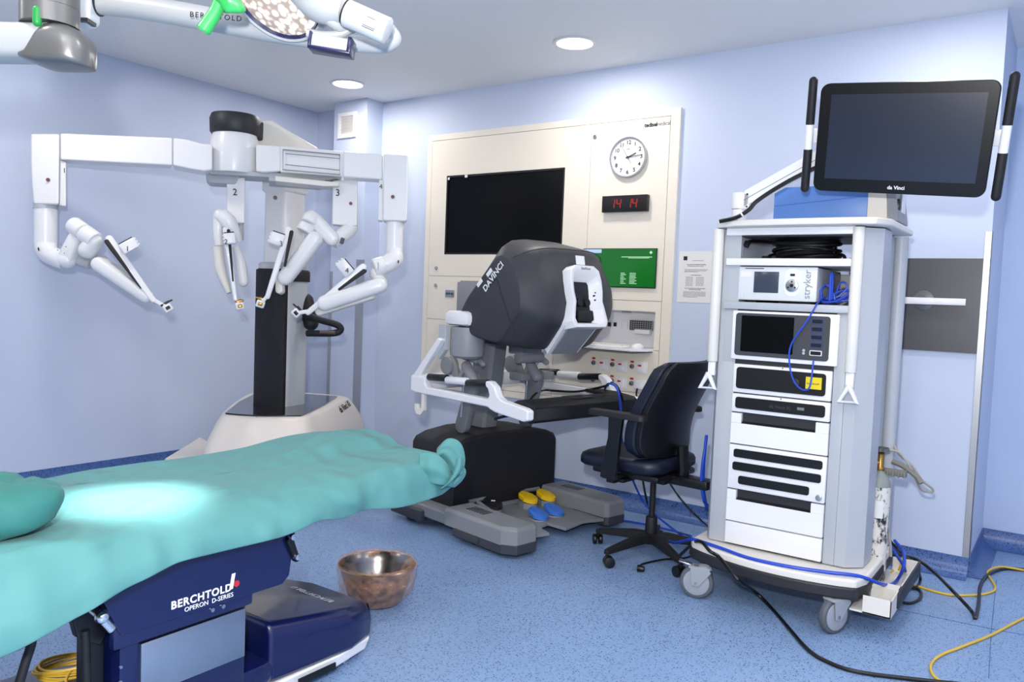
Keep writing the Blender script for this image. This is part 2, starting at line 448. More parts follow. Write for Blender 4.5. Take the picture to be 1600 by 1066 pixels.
# bed-head connector plate
c = Py(703, 459, D-.022)
cp = thing('connector_plate', 'small metal plate with three green sockets at left of the cream panel', 'connector plate', (c.x, D-.022, c.z))
MB().box((0, -.003, 0), (.085, .006, .055), .002).build('plate', M_steel, cp)
for i in (-1, 0, 1): MB().cyl((i*.024, -.006, 0), (i*.024, -.010, 0), .0085, seg=14).cyl((i*.024, -.010, 0), (i*.024, -.0105, 0), .004, seg=10).build('socket', mat('green_socket', '#3c5a48', .5), cp)
# wall screen
ws = thing('wall_screen', 'large black flat screen sunk in the cream wall panel', 'screen', ((sx0+sx1)/2, D, (sz0+sz1)/2))
hw, hh = (sx1-sx0)/2, (sz1-sz0)/2
m = MB(); t = .014
for lo, hi in (((-hw, -.02, hh-t), (hw, -.004, hh)), ((-hw, -.02, -hh), (hw, -.004, -hh+t)), ((-hw, -.02, -hh), (-hw+t, -.004, hh)), ((hw-t, -.02, -hh), (hw, -.004, hh))): m.b2(lo, hi)
m.build('bezel', M_black, ws)
MB().b2((-hw+t, -.012, -hh+t), (hw-t, -.004, hh-t)).build('display', M_glass_black, ws)
MB().b2((-hw+.01, -.021, hh-.03), (-hw+.028, -.0205, hh-.012)).build('sticker', M_white, ws, label='small white sticker in the top left corner')
MB().b2((-hw+.175, -.0215, hh-.022), (-hw+.2, -.0203, hh-.002)).build('sticker', M_white, ws)
# wall clock
c = Py(982, 246, D-.03)
ck = thing('wall_clock', 'round white wall clock with black numerals on the cream panel', 'clock', (c.x, D-.022, c.z))
Mx = Matrix.Rotation(R(90), 4, 'X')   # lathe axis -> -Y
MB().lathe([(.120, 0), (.130, .004), (.132, .02), (.129, .026), (.124, .026), (.122, .02), (.122, .014)], 48, Mx, cap=False).build('rim', M_steel, ck)
MB().lathe([(.001, 0), (.1225, 0), (.1225, .014), (.001, .014)], 48, Mx).build('dial', M_white, ck)
def onclock(h, r): a = PI/2-h/12*2*PI; return (r*math.cos(a), r*math.sin(a))
nm = []
for h in range(1, 13):
    x, z = onclock(h, .095)
    nm.append(text('numeral', str(h), .036, M_inkb, ck, frame((x, -.0145, z-.012), (1, 0, 0), (0, 0, 1)), align='CENTER', bold=.0008))
m = MB()
for k in range(60):
    a = k*PI/30; 
    m.box((0, -.0145, .117), (.0018, .0008, .005), M=Matrix.Rotation(a, 4, 'Y'))
m.build('minute_marks', M_inkb, ck)
MB().box((0, -.0145, .052), (.022, .0006, .004)).build('maker_mark', M_inkb, ck)
def hand(name, h, l0, l1, w, m_, yy):
    a = h/12*2*PI
    MB().b2((-w/2, -yy-.001, -l0), (w/2, -yy, l1), M=Matrix.Rotation(a, 4, 'Y')).build(name, m_, ck)
hand('hour_hand', 2.25, .015, .062, .006, M_inkb, .017)
hand('minute_hand', 2.83, .015, .095, .0045, M_inkb, .019)
hand('second_hand', 4.9, .09, .05, .0022, M_inkb, .021)
MB().cyl((0, -.014, 0), (0, -.024, 0), .006, seg=16).build('hub', M_inkb, ck)
# digital clock
c = Py(977, 318.5, D-.04)
dc = thing('digital_clock', 'black digital clock with red glowing digits reading 14 14', 'digital clock', (c.x, D-.022, c.z))
MB().b2((-.163, -.035, -.053), (.163, 0, .053), .003).build('case', M_black, dc)
SEG = {'1': 'bc', '4': 'fgbc', '3': 'abcdg'}
def digit(m, ch, x, z, h, y):
    w = h*.5; t = h*.11
    S = {'a': ((-w/2, h/2), (w/2, h/2)), 'd': ((-w/2, -h/2), (w/2, -h/2)), 'g': ((-w/2, 0), (w/2, 0)), 'b': ((w/2, h/2), (w/2, 0)), 'c': ((w/2, 0), (w/2, -h/2)), 'f': ((-w/2, h/2), (-w/2, 0)), 'e': ((-w/2, 0), (-w/2, -h/2))}
    for s in SEG[ch]:
        (ax, az), (bx, bz) = S[s]
        ax += az*.15; bx += bz*.15
        m.box(((ax+bx)/2, y, (az+bz)/2), (max(abs(bx-ax)-t*.6, t), .001, max(abs(bz-az)-t*.4, t)), M=Matrix.Translation((x, 0, z)))
m = MB(); digit(m, '1', -.085, 0, .058, -.0355); digit(m, '4', -.040, 0, .058, -.0355); digit(m, '1', .035, 0, .058, -.0355); digit(m, '4', .075, 0, .058, -.0355)
m.build('digits', M_redem, dc)
m = MB(); digit(m, '3', .122, .016, .02, -.0355); digit(m, '1', .14, .016, .02, -.0355); m.box((-.125, -.0355, .015), (.004, .001, .004)); m.build('small_digits', M_reddim, dc)
# green wall monitor
gx0 = Py(912, 390, D-.03).x; gx1 = Py(1025.5, 420, D-.03).x; gz1 = Py(1025, 388, D-.03).z; gz0 = Py(1024, 451, D-.03).z
gm = thing('green_monitor', 'flat monitor with a green desktop picture right of the hooded console', 'monitor', ((gx0+gx1)/2, D-.022, (gz0+gz1)/2))
hw, hh = (gx1-gx0)/2, (gz1-gz0)/2
MB().b2((-hw, -.012, -hh), (hw, 0, hh), .002).build('bezel', M_black, gm)
MB().b2((-hw+.005, -.013, -hh+.006), (hw-.005, -.0118, hh-.005)).build('display', M_grnscr, gm)
MB().b2((-hw+.005, -.0136, hh-.03), (-hw+.14, -.0128, hh-.006)).build('desktop_icons', mat('scr_blue', '#9db7dc', .4, emit='#a8bcd8', estr=.6), gm)
m = MB()
m.b2((.02, -.0136, hh-.058), (hw-.03, -.013, hh-.054)); m.b2((.07, -.0136, hh-.064), (hw-.05, -.013, hh-.0615))
for i in range(8):
    z = -.035-i*.0095
    m.b2((.02, -.0136, z), (.02+.04*(.75+.25*math.sin(i*2)), -.013, z+.0032)); m.b2((.085, -.0136, z), (.085+.075*(.6+.38*math.sin(i*3.1)), -.013, z+.0032))
m.b2((hw-.05, -.0136, hh-.03), (hw-.03, -.013, hh-.024)); m.b2((hw-.044, -.0136, hh-.036), (hw-.036, -.013, hh-.018))
m.build('screen_text', M_grntext, gm)
# shelf in the niche with keyboard and mouse
s0 = Py(1021, 547, D-.12)
sh = MB(); zsh = 1.032
poly = [(-2.93, .17), (nx1-.005, .17), (nx1-.005, -.09), (nx1-.08, -.19), (-2.85, -.19), (-2.93, -.15)]
sh.prism(poly, .012, Matrix.Translation((0, D, zsh+.004)))
s_ = thing('keyboard_shelf', 'white pull-out shelf under the niche of the cream panel', 'shelf', (0, 0, 0))
sh.build('shelf_board', M_white, s_, bevel=.002)
MB().prism([(x*1.0, y+.003) for x, y in poly], .004, Matrix.Translation((0, D, zsh))).build('shelf_edge', M_dgrey, s_)
kz = zsh+.016
kb = thing('keyboard', 'thin white keyboard on the pull-out wall shelf', 'keyboard', (-2.55, D-.07, kz), R(-4))
MB().box((0, 0, .009), (.38, .13, .018), .006).build('case', M_white, kb)
m = MB()
for r_ in range(5):
    for c_ in range(18): m.box((-.175+c_*.0206, -.048+r_*.024, .020), (.017, .02, .004), .001)
m.build('keys', M_offw, kb)
ms = MB().sphere((0, 0, .012), (.035, .055, .026)).build('computer_mouse', M_white); ms.location = (-2.275, D-.09, kz)
tag(ms, 'white computer mouse beside the keyboard on the wall shelf', 'mouse')
c = Py(1001, 510, D+.17)
vg = thing('socket_strip', 'black perforated connector strip inside the wall niche', 'connector strip', (c.x, D+.19, c.z+.005))
MB().box((-.0, -.01, 0), (.17, .02, .07), .004).build('strip_body', mat('perf', '#8d8f92', .5), vg)
m = MB()
for i in range(10):
    for j in range(5): m.box((-.075+i*.0165, -.0205, -.026+j*.013), (.010, .002, .008))
m.build('perforations', M_black, vg)
bx = thing('white_box', 'small white box hanging below the perforated strip in the niche', 'box', (c.x+.03, D+.15, c.z-.035))
MB().box((0, 0, 0), (.11, .05, .03), .004).build('body', M_white, bx); bx['label'] = 'small white box in front of the perforated strip in the niche'
for i, px in enumerate((952.5, 961.5)):
    p = Py(px, 507, D+.19)
    t_ = tag(MB().box((0, 0, 0), (.02, .012, .028), .002).build('black_socket', M_black), ('black socket at left in the niche beside the console hood', 'black socket nearer the white plate in the niche')[i], 'socket', 'black sockets in the niche'); t_.location = (p.x, D+.186, p.z)
p = Py(976, 508, D+.19)
t_ = tag(MB().box((0, 0, 0), (.05, .01, .055), .003).build('blank_plate', M_white), 'white blank plate between the black sockets and the perforated strip', 'plate'); t_.location = (p.x, D+.187, p.z)
p = Py(979, 489, D+.05)
t_ = tag(MB().box((0, 0, 0), (.06, .03, .008), .002).build('niche_catch', M_steel), 'small metal catch under the top edge of the niche', 'catch'); t_.location = (p.x, D+.05, nz1-.009)
# sockets and earth points
jack_l = {0: 'in the upper row', 1: 'in the lower row'}
jacks = [(927.6, 566.8, 'leftmost round terminal in the upper row'), (957, 569.6, 'middle round terminal in the upper row'), (987.6, 572.6, 'rightmost round terminal in the upper row'),
         (926.6, 593, 'leftmost round terminal in the lower row, beside the handrail'), (956, 595, 'middle round terminal in the lower row'), (986.8, 599, 'round terminal left of the plugged socket')]
for (px, py, lab) in jacks:
    p = Py(px, py, D-.022)
    j = thing('earth_terminal', lab+' with a red tag above', 'terminal', (p.x, D-.022, p.z), 0, 'red-tagged earth terminals')
    MB().cyl((0, 0, 0), (0, -.006, 0), .016, seg=18).cyl((0, -.006, 0), (0, -.018, 0), .009, seg=14, bev=.001).build('terminal_body', M_mgrey, j)
    MB().cyl((0, -.018, 0), (0, -.0185, 0), .005, seg=10).build('pin_hole', M_black, j)
    MB().box((0, -.001, .030), (.024, .002, .013)).build('red_tag', M_tape, j)
socks = [(941.8, 569.6, 'white socket at the left end of the upper row'), (970.7, 572, 'white socket in the middle of the upper row'), (1001.6, 574.4, 'white socket at the right end of the upper row'),
         (969.3, 598.5, 'white socket behind the hanging blue cable in the lower row'), (999.8, 603, 'white socket holding the black cable plug')]
for (px, py, lab) in socks:
    p = Py(px, py, D-.022)
    j = thing('wall_socket', lab, 'socket', (p.x, D-.022, p.z), 0, 'red-tagged wall sockets')
    MB().box((.006, -.003, 0), (.078, .006, .078), .003).build('socket_frame', M_white, j)
    MB().box((0, -.009, 0), (.055, .008, .058), .003).build('cover', M_white, j)
    MB().box((-.004, -.0135, .012), (.024, .002, .012)).build('red_tag', M_tape, j)
# notice
c = Py(1088, 437, D)
nx_0, nx_1 = Py(1060, 430, D).x, Py(1115, 430, D).x; nz_1, nz_0 = Py(1088, 393, D).z, Py(1086, 473, D).z
n_ = thing('paper_notice', 'white printed notice taped to the wall left of the equipment cart', 'notice', ((nx_0+nx_1)/2, D-.0005, (nz_0+nz_1)/2))
hw, hh = (nx_1-nx_0)/2, (nz_1-nz_0)/2
MB().b2((-hw, -.0015, -hh), (hw, .0005, hh)).build('sheet', M_paper, n_)
m = MB(); m.b2((-hw+.03, -.0022, hh-.055), (-hw+.055, -.0016, hh-.03)); m.build('emblem', M_inkb, n_)
m = MB(); rows = [(.04, .03, -.03, .5), (.07, -.03, .06, .3), (.10, -.075, .08, .9), (.112, -.07, .06, .9), (.14, -.095, .1, .4), (.15, -.095, .09, .4), (.158, -.095, .02, .4), (.183, -.04, .045, .9)]
for i in range(7): rows += [(.20+i*.011, -.08, -.02, .4), (.20+i*.011, .005, .07, .4)]
rows += [(.287, -.085, .085, .9), (.297, -.05, .05, .9)]
for i in range(5): rows.append((.315+i*.01, -.095, .09 if i < 4 else .02, .4))
sc_ = 2*hh/.40
for (dz, a, b, k) in rows:
    x = a
    while x < b:
        l = random.uniform(.006, .02); e = min(b, x+l)
        m.b2((x*sc_, -.0021, hh-dz*sc_-.0022*(.7+k)), (e*sc_, -.0016, hh-dz*sc_)); x = e+.003
m.build('printed_text', M_ink, n_)
# dark board with rail on the right
bd = thing('dark_wall_board', 'dark grey board on the wall right of the cart, crossed by a rail', 'board', (0, D, 0))
MB().b2((-1.05, -.012, 1.153), (-.415, 0, 1.636)).build('board_sheet', M_board, bd)
MB().b2((-1.05, -.045, 1.395), (-.475, -.030, 1.43), .002).b2((-.98, -.03, 1.40), (-.96, -.01, 1.425)).b2((-.60, -.03, 1.40), (-.58, -.01, 1.425)).build('rail', M_white, bd, label='white horizontal rail')
MB().cyl((-.67, -.012, 1.415), (-.67, -.020, 1.415), .052, seg=32, bev=.003).cyl((-.67, -.020, 1.415), (-.67, -.024, 1.415), .02, seg=20).build('round_plate', mat('smoked', '#6a6b6e', .3), bd)
# grey box on the wall behind the console
a = Py(720, 440, D-.1); b_ = Py(768, 505, D-.1)
gb = thing('grey_wall_box', 'light grey box on the panel behind the hooded console', 'box', ((a.x+b_.x)/2, D-.022, a.z))
w_ = b_.x-a.x
MB().b2((-w_/2, -.12, -.27), (w_/2, 0, -.004), .006).build('box_body', M_grey, gb)
MB().b2((-w_/2+.02, -.11, -.005), (w_/2-.06, -.02, .006), .002).build('box_lid', M_grey, gb)
# downlights
for (px, py, lab) in ((543.5, 131, 'round recessed ceiling light above the corner pillar, farther of the two'), (898, 67, 'round recessed ceiling light above the cream panel, nearer of the two')):
    p = Pz(px, py, ZC)
    d = thing('downlight', lab, 'ceiling light', (p.x, p.y, ZC), 0, 'recessed ceiling lights')
    MB().lathe([(.108, 0), (.126, -.001), (.130, -.004), (.128, -.006), (.110, -.008), (.108, -.006)], 48, cap=False).build('trim_ring', M_white, d)
    MB().lathe([(.001, -.004), (.109, -.004), (.109, -.001), (.001, -.001)], 40).build('lens', M_down, d)
# ================================================================== PATIENT CART (four-armed robot)
rb0 = Pz(435, 763, 0)
rob = thing('surgical_robot', 'white four-armed surgical robot standing in the corner behind the draped table', 'surgical robot', (rb0.x, rb0.y, 0))
RO = Vector((rb0.x, rb0.y, 0))
camd = Vector((-RO.x, -RO.y, 0)).normalized()
FA = math.atan2(camd.y, camd.x) - R(41)          # direction the cart's front faces (towards the table)
FD = Vector((math.cos(FA), math.sin(FA), 0)); SD = Vector((-FD.y, FD.x, 0))  # SD: to the right seen from camera
MF = Matrix(((SD.x, -FD.x, 0, 0), (SD.y, -FD.y, 0, 0), (0, 0, 1, 0), (0, 0, 0, 1)))   # local x = right, y = away from camera
def rl(px, py, d): return Pd(px, py, d)-RO
# base body: rings round the glossy deck
ctr = Pz(437, 634, .56)-RO; ctr.z = 0
def px_ring(pl, z): return [Pz(x, y, z)-RO for x, y in pl]
top_px = [(349, 646), (372, 650), (398, 653), (435, 654), (471, 653), (489, 648), (512, 638), (530, 627), (541, 620), (500, 615), (450, 612.5), (400, 613.5), (384, 618), (364, 631)]
T0 = px_ring(top_px, .565)
def scaled(k, z, kf=1.0):
    out = []
    for p in T0:
        q = Vector((p.x, p.y, 0))-ctr; out.append(Vector((ctr.x+q.x*k, ctr.y+q.y*k, z)))
    return out
def smooth_ring(r, n=3): 
    L = len(r); out = []
    for i in range(L):
        p0, p1, p2, p3 = r[i-1], r[i], r[(i+1) % L], r[(i+2) % L]
        for k in range(n):
            t = k/n; out.append(.5*((2*p1)+(-p0+p2)*t+(2*p0-5*p1+4*p2-p3)*t*t+(-p0+3*p1-3*p2+p3)*t**3))
    return out
m = MB()
m.loft([smooth_ring(scaled(k, z)) for k, z in ((1.36, .05), (1.38, .08), (1.36, .28), (1.27, .40), (1.13, .50), (1.04, .55), (1.0, .563), (.95, .566))])
base = m.build('base', M_skin, rob, ang=50)
m = MB()
dk = px_ring([(352, 647), (374, 649), (398, 650.5), (435, 651), (470, 650.5), (486, 644), (508, 633), (527, 620.5), (480, 617), (430, 616), (398, 617), (374, 629)], .568)
m.loft([dk, [Vector((p.x, p.y, .575)) for p in dk]])
m.build('deck', mat('deck_black', '#1d2026', .12, coat=.5), rob, label='glossy black deck')
m = MB()
sk = lambda px, py, z: Pz(px, py, z)-RO
m.tube([sk(344, 700, .30), sk(347, 677, .38), sk(357, 665, .43), (sk(400, 665, .46)), sk(432, 668, .455), sk(441, 674, .43), sk(441, 692, .37)], .0025, seg=6, n=5)
m.tube([sk(401, 652, .568), sk(400, 660, .51), sk(396, 667, .47)], .002, seg=6)
m.build('seam', M_mgrey, base)
# low side legs of the base
lo = [((257, 716), (300, 690), (312, 682), (345, 700), (350, 730), (300, 740)), ((562, 656), (560, 670), (545, 690), (520, 700), (520, 672), (545, 655))]
for pl in lo:
    top = px_ring(pl, .26); m = MB()
    m.loft([[Vector((p.x, p.y, z)) for p in top] for z in (.04, .26)]); m.build('outrigger', M_skin, rob, bevel=.012)
for s in (-1, 1):
    for yy in (-.60, .25):
        c = MF@Vector((s*.36, yy*.7, .05))
        MB().cyl(c-SD*.02, c+SD*.02, .05, seg=20, bev=.005).build('caster', M_char, rob)
F_, L_ = hframe(base, (533, 646), (551, 632)); text('lettering', 'da Vinci Xi', L_/5.2, M_inkb, base, F_, ext=.001)
# column
def colr(z, w, dep, r=.05, yo=0, mi=0): return [MF@Vector((x, y+yo, z)) for x, y in rrect(w, dep, r, 5)]
cs = Vector((0, 0, 0))
m = MB(); m.loft([colr(z, w_, d_, .045) for z, w_, d_ in ((.57, .265, .235), (1.50, .265, .235), (1.515, .25, .22))])
m.build('column', M_lgrey, rob, ang=50)
m = MB(); m.loft([[MF@Vector((x, y, z)) for x, y in [(-.138, -.01), (-.138, -.09), (-.12, -.125), (-.09, -.132), (.10, -.132), (.125, -.122), (.125, -.05), (.125, -.01)]] for z in (.575, 1.455, 1.465)])
m.build('column_cover', M_blackm, rob, label='black front cover of the column', ang=50)
m = MB(); m.loft([colr(z, w_, d_, .04) for z, w_, d_ in ((1.46, .20, .21), (1.99, .20, .20))]); m.loft([colr(z, w_, d_, .045) for z, w_, d_ in ((1.97, .21, .21), (1.985, .235, .23), (2.06, .235, .23), (2.10, .22, .22))])
um = None
c_ = MB(); c_.loft([[MF@Vector((x, y, z)) for x, y in rrect(.285, .262, .05, 5)] for z in (1.395, 1.46)]+[[MF@Vector((x, y, 1.472)) for x, y in rrect(.265, .245, .05, 5)]]); c_.build('column_cap', M_blackm, rob, ang=50)
um = m.build('upper_column', M_rwhite, rob, ang=50)
def red_dot(px, py, d, r=.012, host=None):
    p = rl(px, py, d); n = -ray(px, py).normalized()
    nn = Vector((n.x, n.y, 0)).normalized()
    MB().cyl(p, p+nn*.004, r, seg=18).build('indicator', M_red, host, label='dark red round indicator')
# handles at the back right of the column
m = MB()
m.tube([rl(476, 492, 5.25), rl(500, 500, 5.2), rl(527, 508, 5.15), rl(532, 516, 5.15), rl(520, 521, 5.15), rl(480, 521, 5.2)], .022, seg=12, n=6)
m.capsule(rl(478, 470, 5.35), rl(486, 505, 5.3), .05); m.build('push_handle', M_blackm, rob)
m = MB(); m.tube([rl(500, 519, 5.1), rl(524, 520, 5.1)], .012); m.build('handle_grip', M_rub, rob)
# boom hub, cap and rear wedge
DH = 4.8
def bx(px0, px1, py0, py1, d0, d1, r=.02, shift=0):
    """box whose near face projects to the given rectangle; runs from depth d0 back to d1"""
    a = rl(px0, py0, d0); b = rl(px1, py0, d0); c = rl(px0, py1, d0)
    x = (b-a); z = Vector((0, 0, 1)); w = Vector((x.x, x.y, 0)).length; h = a.z-c.z
    xd = Vector((x.x, x.y, 0)).normalized(); yd = Vector((-xd.y, xd.x, 0))
    Mx = Matrix(((xd.x, yd.x, 0, a.x), (xd.y, yd.y, 0, a.y), (0, 0, 1, c.z), (0, 0, 0, 1)))
    return Mx, w, h, d1-d0
hb = rl(366, 265, 4.95)
hr = 37/FPX*4.95
z_ = lambda py, px=366, d=4.95: rl(px, py, d).z
m = MB(); m.lathe([(hr*.97, z_(272)), (hr, z_(268)), (hr*.98, z_(222)), (hr*.9, z_(214)), (hr*.9, z_(208))], 40, Matrix.Translation((hb.x, hb.y, 0)))
hub = m.build('boom_hub', M_rwhite, rob, ang=50)
m = MB(); m.lathe([(hr*.94, z_(212)), (hr*1.0, z_(209)), (hr*1.02, z_(189)), (hr*.95, z_(182)), (hr*.5, z_(180)), (.005, z_(180))], 40, Matrix.Translation((hb.x, hb.y, 0)))
Mx, w_, h_, d_ = bx(388, 406, 186, 216, 4.95, 5.1)
m.box((w_/2, .1, h_/2), (w_, .2, h_), .012, M=Mx)
hcap = m.build('hub_cap', M_char, rob, ang=50, label='black cap on the boom hub')
F_, L_ = hframe(hcap, (336, 200), (388, 204), .006); text('lettering', 'da Vinci Xi', L_/5.2, M_inkb, hcap, F_, ext=.001)
# wedge arm running back to the column
m = MB()
A0 = [rl(393, 187, 5.02), rl(425, 188, 5.02), rl(498, 232, 5.05), rl(498, 262, 5.05), rl(393, 262, 5.02)]
bk = Vector((ray(440, 220).x, ray(440, 220).y, 0)).normalized()*.26
m.loft([A0, [p+bk for p in A0]]); m.build('boom_cover', M_offw, rob, bevel=.012)
# beam pieces
def beam(name, pl, d0, thick, mt=M_rwhite, bev=.012, par=rob, mi=None):
    """pl: outline pixels (clockwise) on the near face; d0: depth of near face (or list), thickness away from camera"""
    dd = d0 if hasattr(d0, '__len__') else [d0]*len(pl)
    A = [rl(x, y, d) for (x, y), d in zip(pl, dd)]
    c = ray(sum(p[0] for p in pl)/len(pl), 300); bk = Vector((c.x, c.y, 0)).normalized()*thick
    m = MB(); m.loft([A, [p+bk for p in A]]); return m.build(name, mt, par, bevel=bev)
beam('boom_beam', [(94, 208), (270, 215), (270, 259), (94, 250)], [4.72, 4.78, 4.78, 4.72], .16)
beam('boom_joint', [(270.6, 215), (290, 217), (316, 224), (332, 225), (332, 266), (318, 268), (296, 264), (270.6, 259)], 4.77, .2)
beam('boom_joint', [(400, 225), (412, 226), (439, 228), (439, 268), (412, 270), (400, 268)], 4.83, .2)
bb = beam('boom_beam', [(438, 228), (535, 236), (535, 276), (438, 269)], [4.80, 4.76, 4.76, 4.80], .16, bev=.006)
m = MB()
for (y0, y1) in ((232.5, 239.5), (243, 269)):
    pass
m.tube([rl(442, 234, 4.785), rl(531, 242, 4.745), rl(531, 273, 4.745), rl(442, 265, 4.785), rl(442, 234, 4.785)], .004, seg=6, smooth=False)
m.tube([rl(446, 240, 4.78), rl(531, 248, 4.74)], .0025, seg=6, smooth=False); m.tube([rl(446, 257, 4.78), rl(531, 266, 4.74)], .0025, seg=6, smooth=False)
m.build('beam_rail', M_alu, bb)
beam('boom_beam', [(536, 236), (598, 241), (598, 281), (536, 277)], 4.74, .15)
beam('boom_underside', [(316, 266), (330, 272), (420, 277), (420, 283), (505, 290), (505, 283), (535, 278), (440, 270)], 4.86, .25, M_lgrey, .006)
beam('boom_underside', [(430, 275), (530, 285), (530, 291), (505, 291), (430, 283)], 4.78, .18, M_offw, .004)
beam('swivel_block', [(322, 268), (374, 268), (374, 276), (368, 288), (328, 286), (322, 280)], 4.92, .2, M_lgrey, .01)
# ---- arms
def part(name, m, par, mt=M_rwhite, ang=50, **k): return m.build(name, mt, par, ang=ang, **k)
def rail(arm, a, b, w, strip_side, dr, black_to, cpx, num, npx, carr=(13, 9), tip=None, tipdir=1, tipm=M_black):
    """instrument arm: slim rail a->b (px), black strip beside it, carriage box at cpx, cannula clamp at the end"""
    A, B = rl(*a, dr), rl(*b, dr); d = (B-A).normalized()
    vn = Vector((-ray(*a).x, -ray(*a).y, 0)).normalized(); side = d.cross(vn).normalized()*strip_side
    k = dr/FPX
    m = MB(); m.slab(A, B, w*k, w*.72*k, .05, vn, bev=.006); rl_ = part('instrument_rail', m, arm)
    off = side*(w*.95*k)
    A2 = A+off+d*2*k; B2 = A2+(rl(*black_to, dr)-A2)
    m = MB(); m.slab(A2, rl(*black_to, dr)+side*1*k, w*.62*k, w*.34*k, .055, vn, bev=.004); part('rail_strip', m, arm, M_blackm)
    cc = rl(*cpx, dr-.02)
    Mc = Matrix(((d.x, side.x, vn.x, cc.x), (d.y, side.y, vn.y, cc.y), (d.z, side.z, vn.z, cc.z), (0, 0, 0, 1)))
    m = MB(); m.box((0, 0, 0), (carr[1]*2*k, carr[0]*2*k, .07), .01, M=Mc)
    for i in (-1, 0, 1): m.box((i*carr[1]*.6*k, -carr[0]*.9*k, 0), (carr[1]*.35*k, carr[0]*.5*k, .04), .003, M=Mc)
    cr = part('carriage', m, arm)
    m = MB(); m.box((-carr[1]*.98*k, 0, .0), (.01, carr[0]*1.7*k, .06), .002, M=Mc); part('latch', m, cr, M_blackm)
    text('number', num, .042, M_inkb, cr, frame(rl(npx[0]-2.5, npx[1]+3.5, dr-.08), RT, Vector((0, 0, 1))), ext=.001)
    # clamp
    T_ = rl(*tip, dr)
    m = MB(); m.slab(B-d*.01, T_-(T_-B).normalized()*.01, w*.55*k, w*.5*k, .04, vn, bev=.004)
    m.box((0, 0, 0), (.045, .05, .045), .008, M=Matrix.Translation(T_)@Mc.to_3x3().to_4x4()); t = part('cannula_clamp', m, arm)
    m = MB(); m.box((.0, 0, .024), (.02, .025, .01), .003, M=Matrix.Translation(T_)@Mc.to_3x3().to_4x4())
    m.tube([T_+side*-.03+Vector((0, 0, .03)), T_+Vector((0, 0, .035)), T_+side*.02+Vector((0, 0, .03))], .005, seg=8); m.box((-.03, 0, -.0), (.014, .052, .035), .004, M=Matrix.Translation(T_)@Mc.to_3x3().to_4x4())
    part('clamp_jaw', m, t, tipm)
KP = 4.75/FPX
# arm 1 (left)
d = 4.72
a1 = beam('arm', [(48, 209), (93, 209), (92, 320), (53, 319), (50, 290), (48, 250)], d-.02, .17, bev=.012)
beam('housing_side', [(93.5, 250), (103, 253), (103, 322), (92.5, 321)], d+.02, .13, bev=.004, par=a1)
red_dot(75, 281, d-.025, .011, a1)
text('number', '1', .04, M_inkb, a1, frame(rl(98, 270, d), RT, Vector((0, 0, 1))), ext=.001)
sx = rl(71.5, 323, d+.05)
part('collar', MB().cyl(rl(71.5, 318, d+.05), rl(71.5, 327, d+.05), 17.5*KP, seg=32), a1, M_lgrey)
zt, zb_ = rl(71.5, 326, d+.05), rl(71.5, 380, d+.05); zb_ = Vector((zt.x, zt.y, zb_.z))
m = MB(); m.cyl(zt, zb_, 16.5*KP, seg=32); m.tube([zb_+Vector((0, 0, .04)), zb_, rl(74, 394, d+.04), rl(88, 403, d), rl(102, 409, d)], [16.4*KP, 16.4*KP, 15.5*KP, 14*KP, 13.5*KP], seg=24)
part('sleeve', m, a1)
part('marker', MB().box((0, 0, 0), (.034, .006, .016), .004, M=Matrix.Translation(rl(60.5, 390, d-.018))@Matrix.Rotation(YAW*-1*-1, 4, 'Z')@Matrix.Rotation(R(-25), 4, 'Y')), a1, M_blackm)
m = MB(); m.capsule(rl(88, 401, d), rl(106, 407, d-.01), 13*KP); m.slab(rl(105, 405, d-.01), rl(124, 364, d-.02), 12.5*KP, 10*KP, .085, FW, bev=.02); part('elbow_link', m, a1)
m = MB()
for (x, y) in ((95, 382), (103, 385.5), (90, 391), (100.5, 396)): p = rl(x, y, d-.065); m.cyl(p, p+Vector((-ray(x, y).x, -ray(x, y).y, 0)).normalized()*.004, .003, seg=8)
part('screw', m, a1, M_black)
m = MB(); m.cyl(rl(114, 351, d-.02), rl(130, 363, d-.05), 13.5*KP, seg=28, bev=.008); m.cyl(rl(130.6, 363.5, d-.05), rl(149, 377, d-.06), 14*KP, seg=28, bev=.006); m.capsule(rl(137, 391, d-.05), rl(146, 378, d-.05), 13.5*KP)
part('wrist_drum', m, a1)
m = MB(); m.tube([rl(117, 384, d+.02), rl(116, 397, d+.02), rl(126, 408, d+.02), rl(142, 413, d+.02)], [7*KP, 9*KP, 9*KP, 8*KP], seg=14); part('rear_link', m, a1, M_lgrey)
m = MB(); m.slab(rl(155, 413, d-.04), rl(229, 464, d-.04), 11*KP, 9.5*KP, .08, FW, bev=.025); fa = part('forearm', m, a1)
m = MB(); m.slab(rl(158, 404, d), rl(210, 438, d), 6*KP, 3*KP, .06, FW, bev=.008); part('forearm_rib', m, a1, M_lgrey)
rail(a1, (172, 375), (240, 470), 5.8, 1, d-.06, (222, 450), (201, 384), '1', (199, 389), tip=(262, 481))
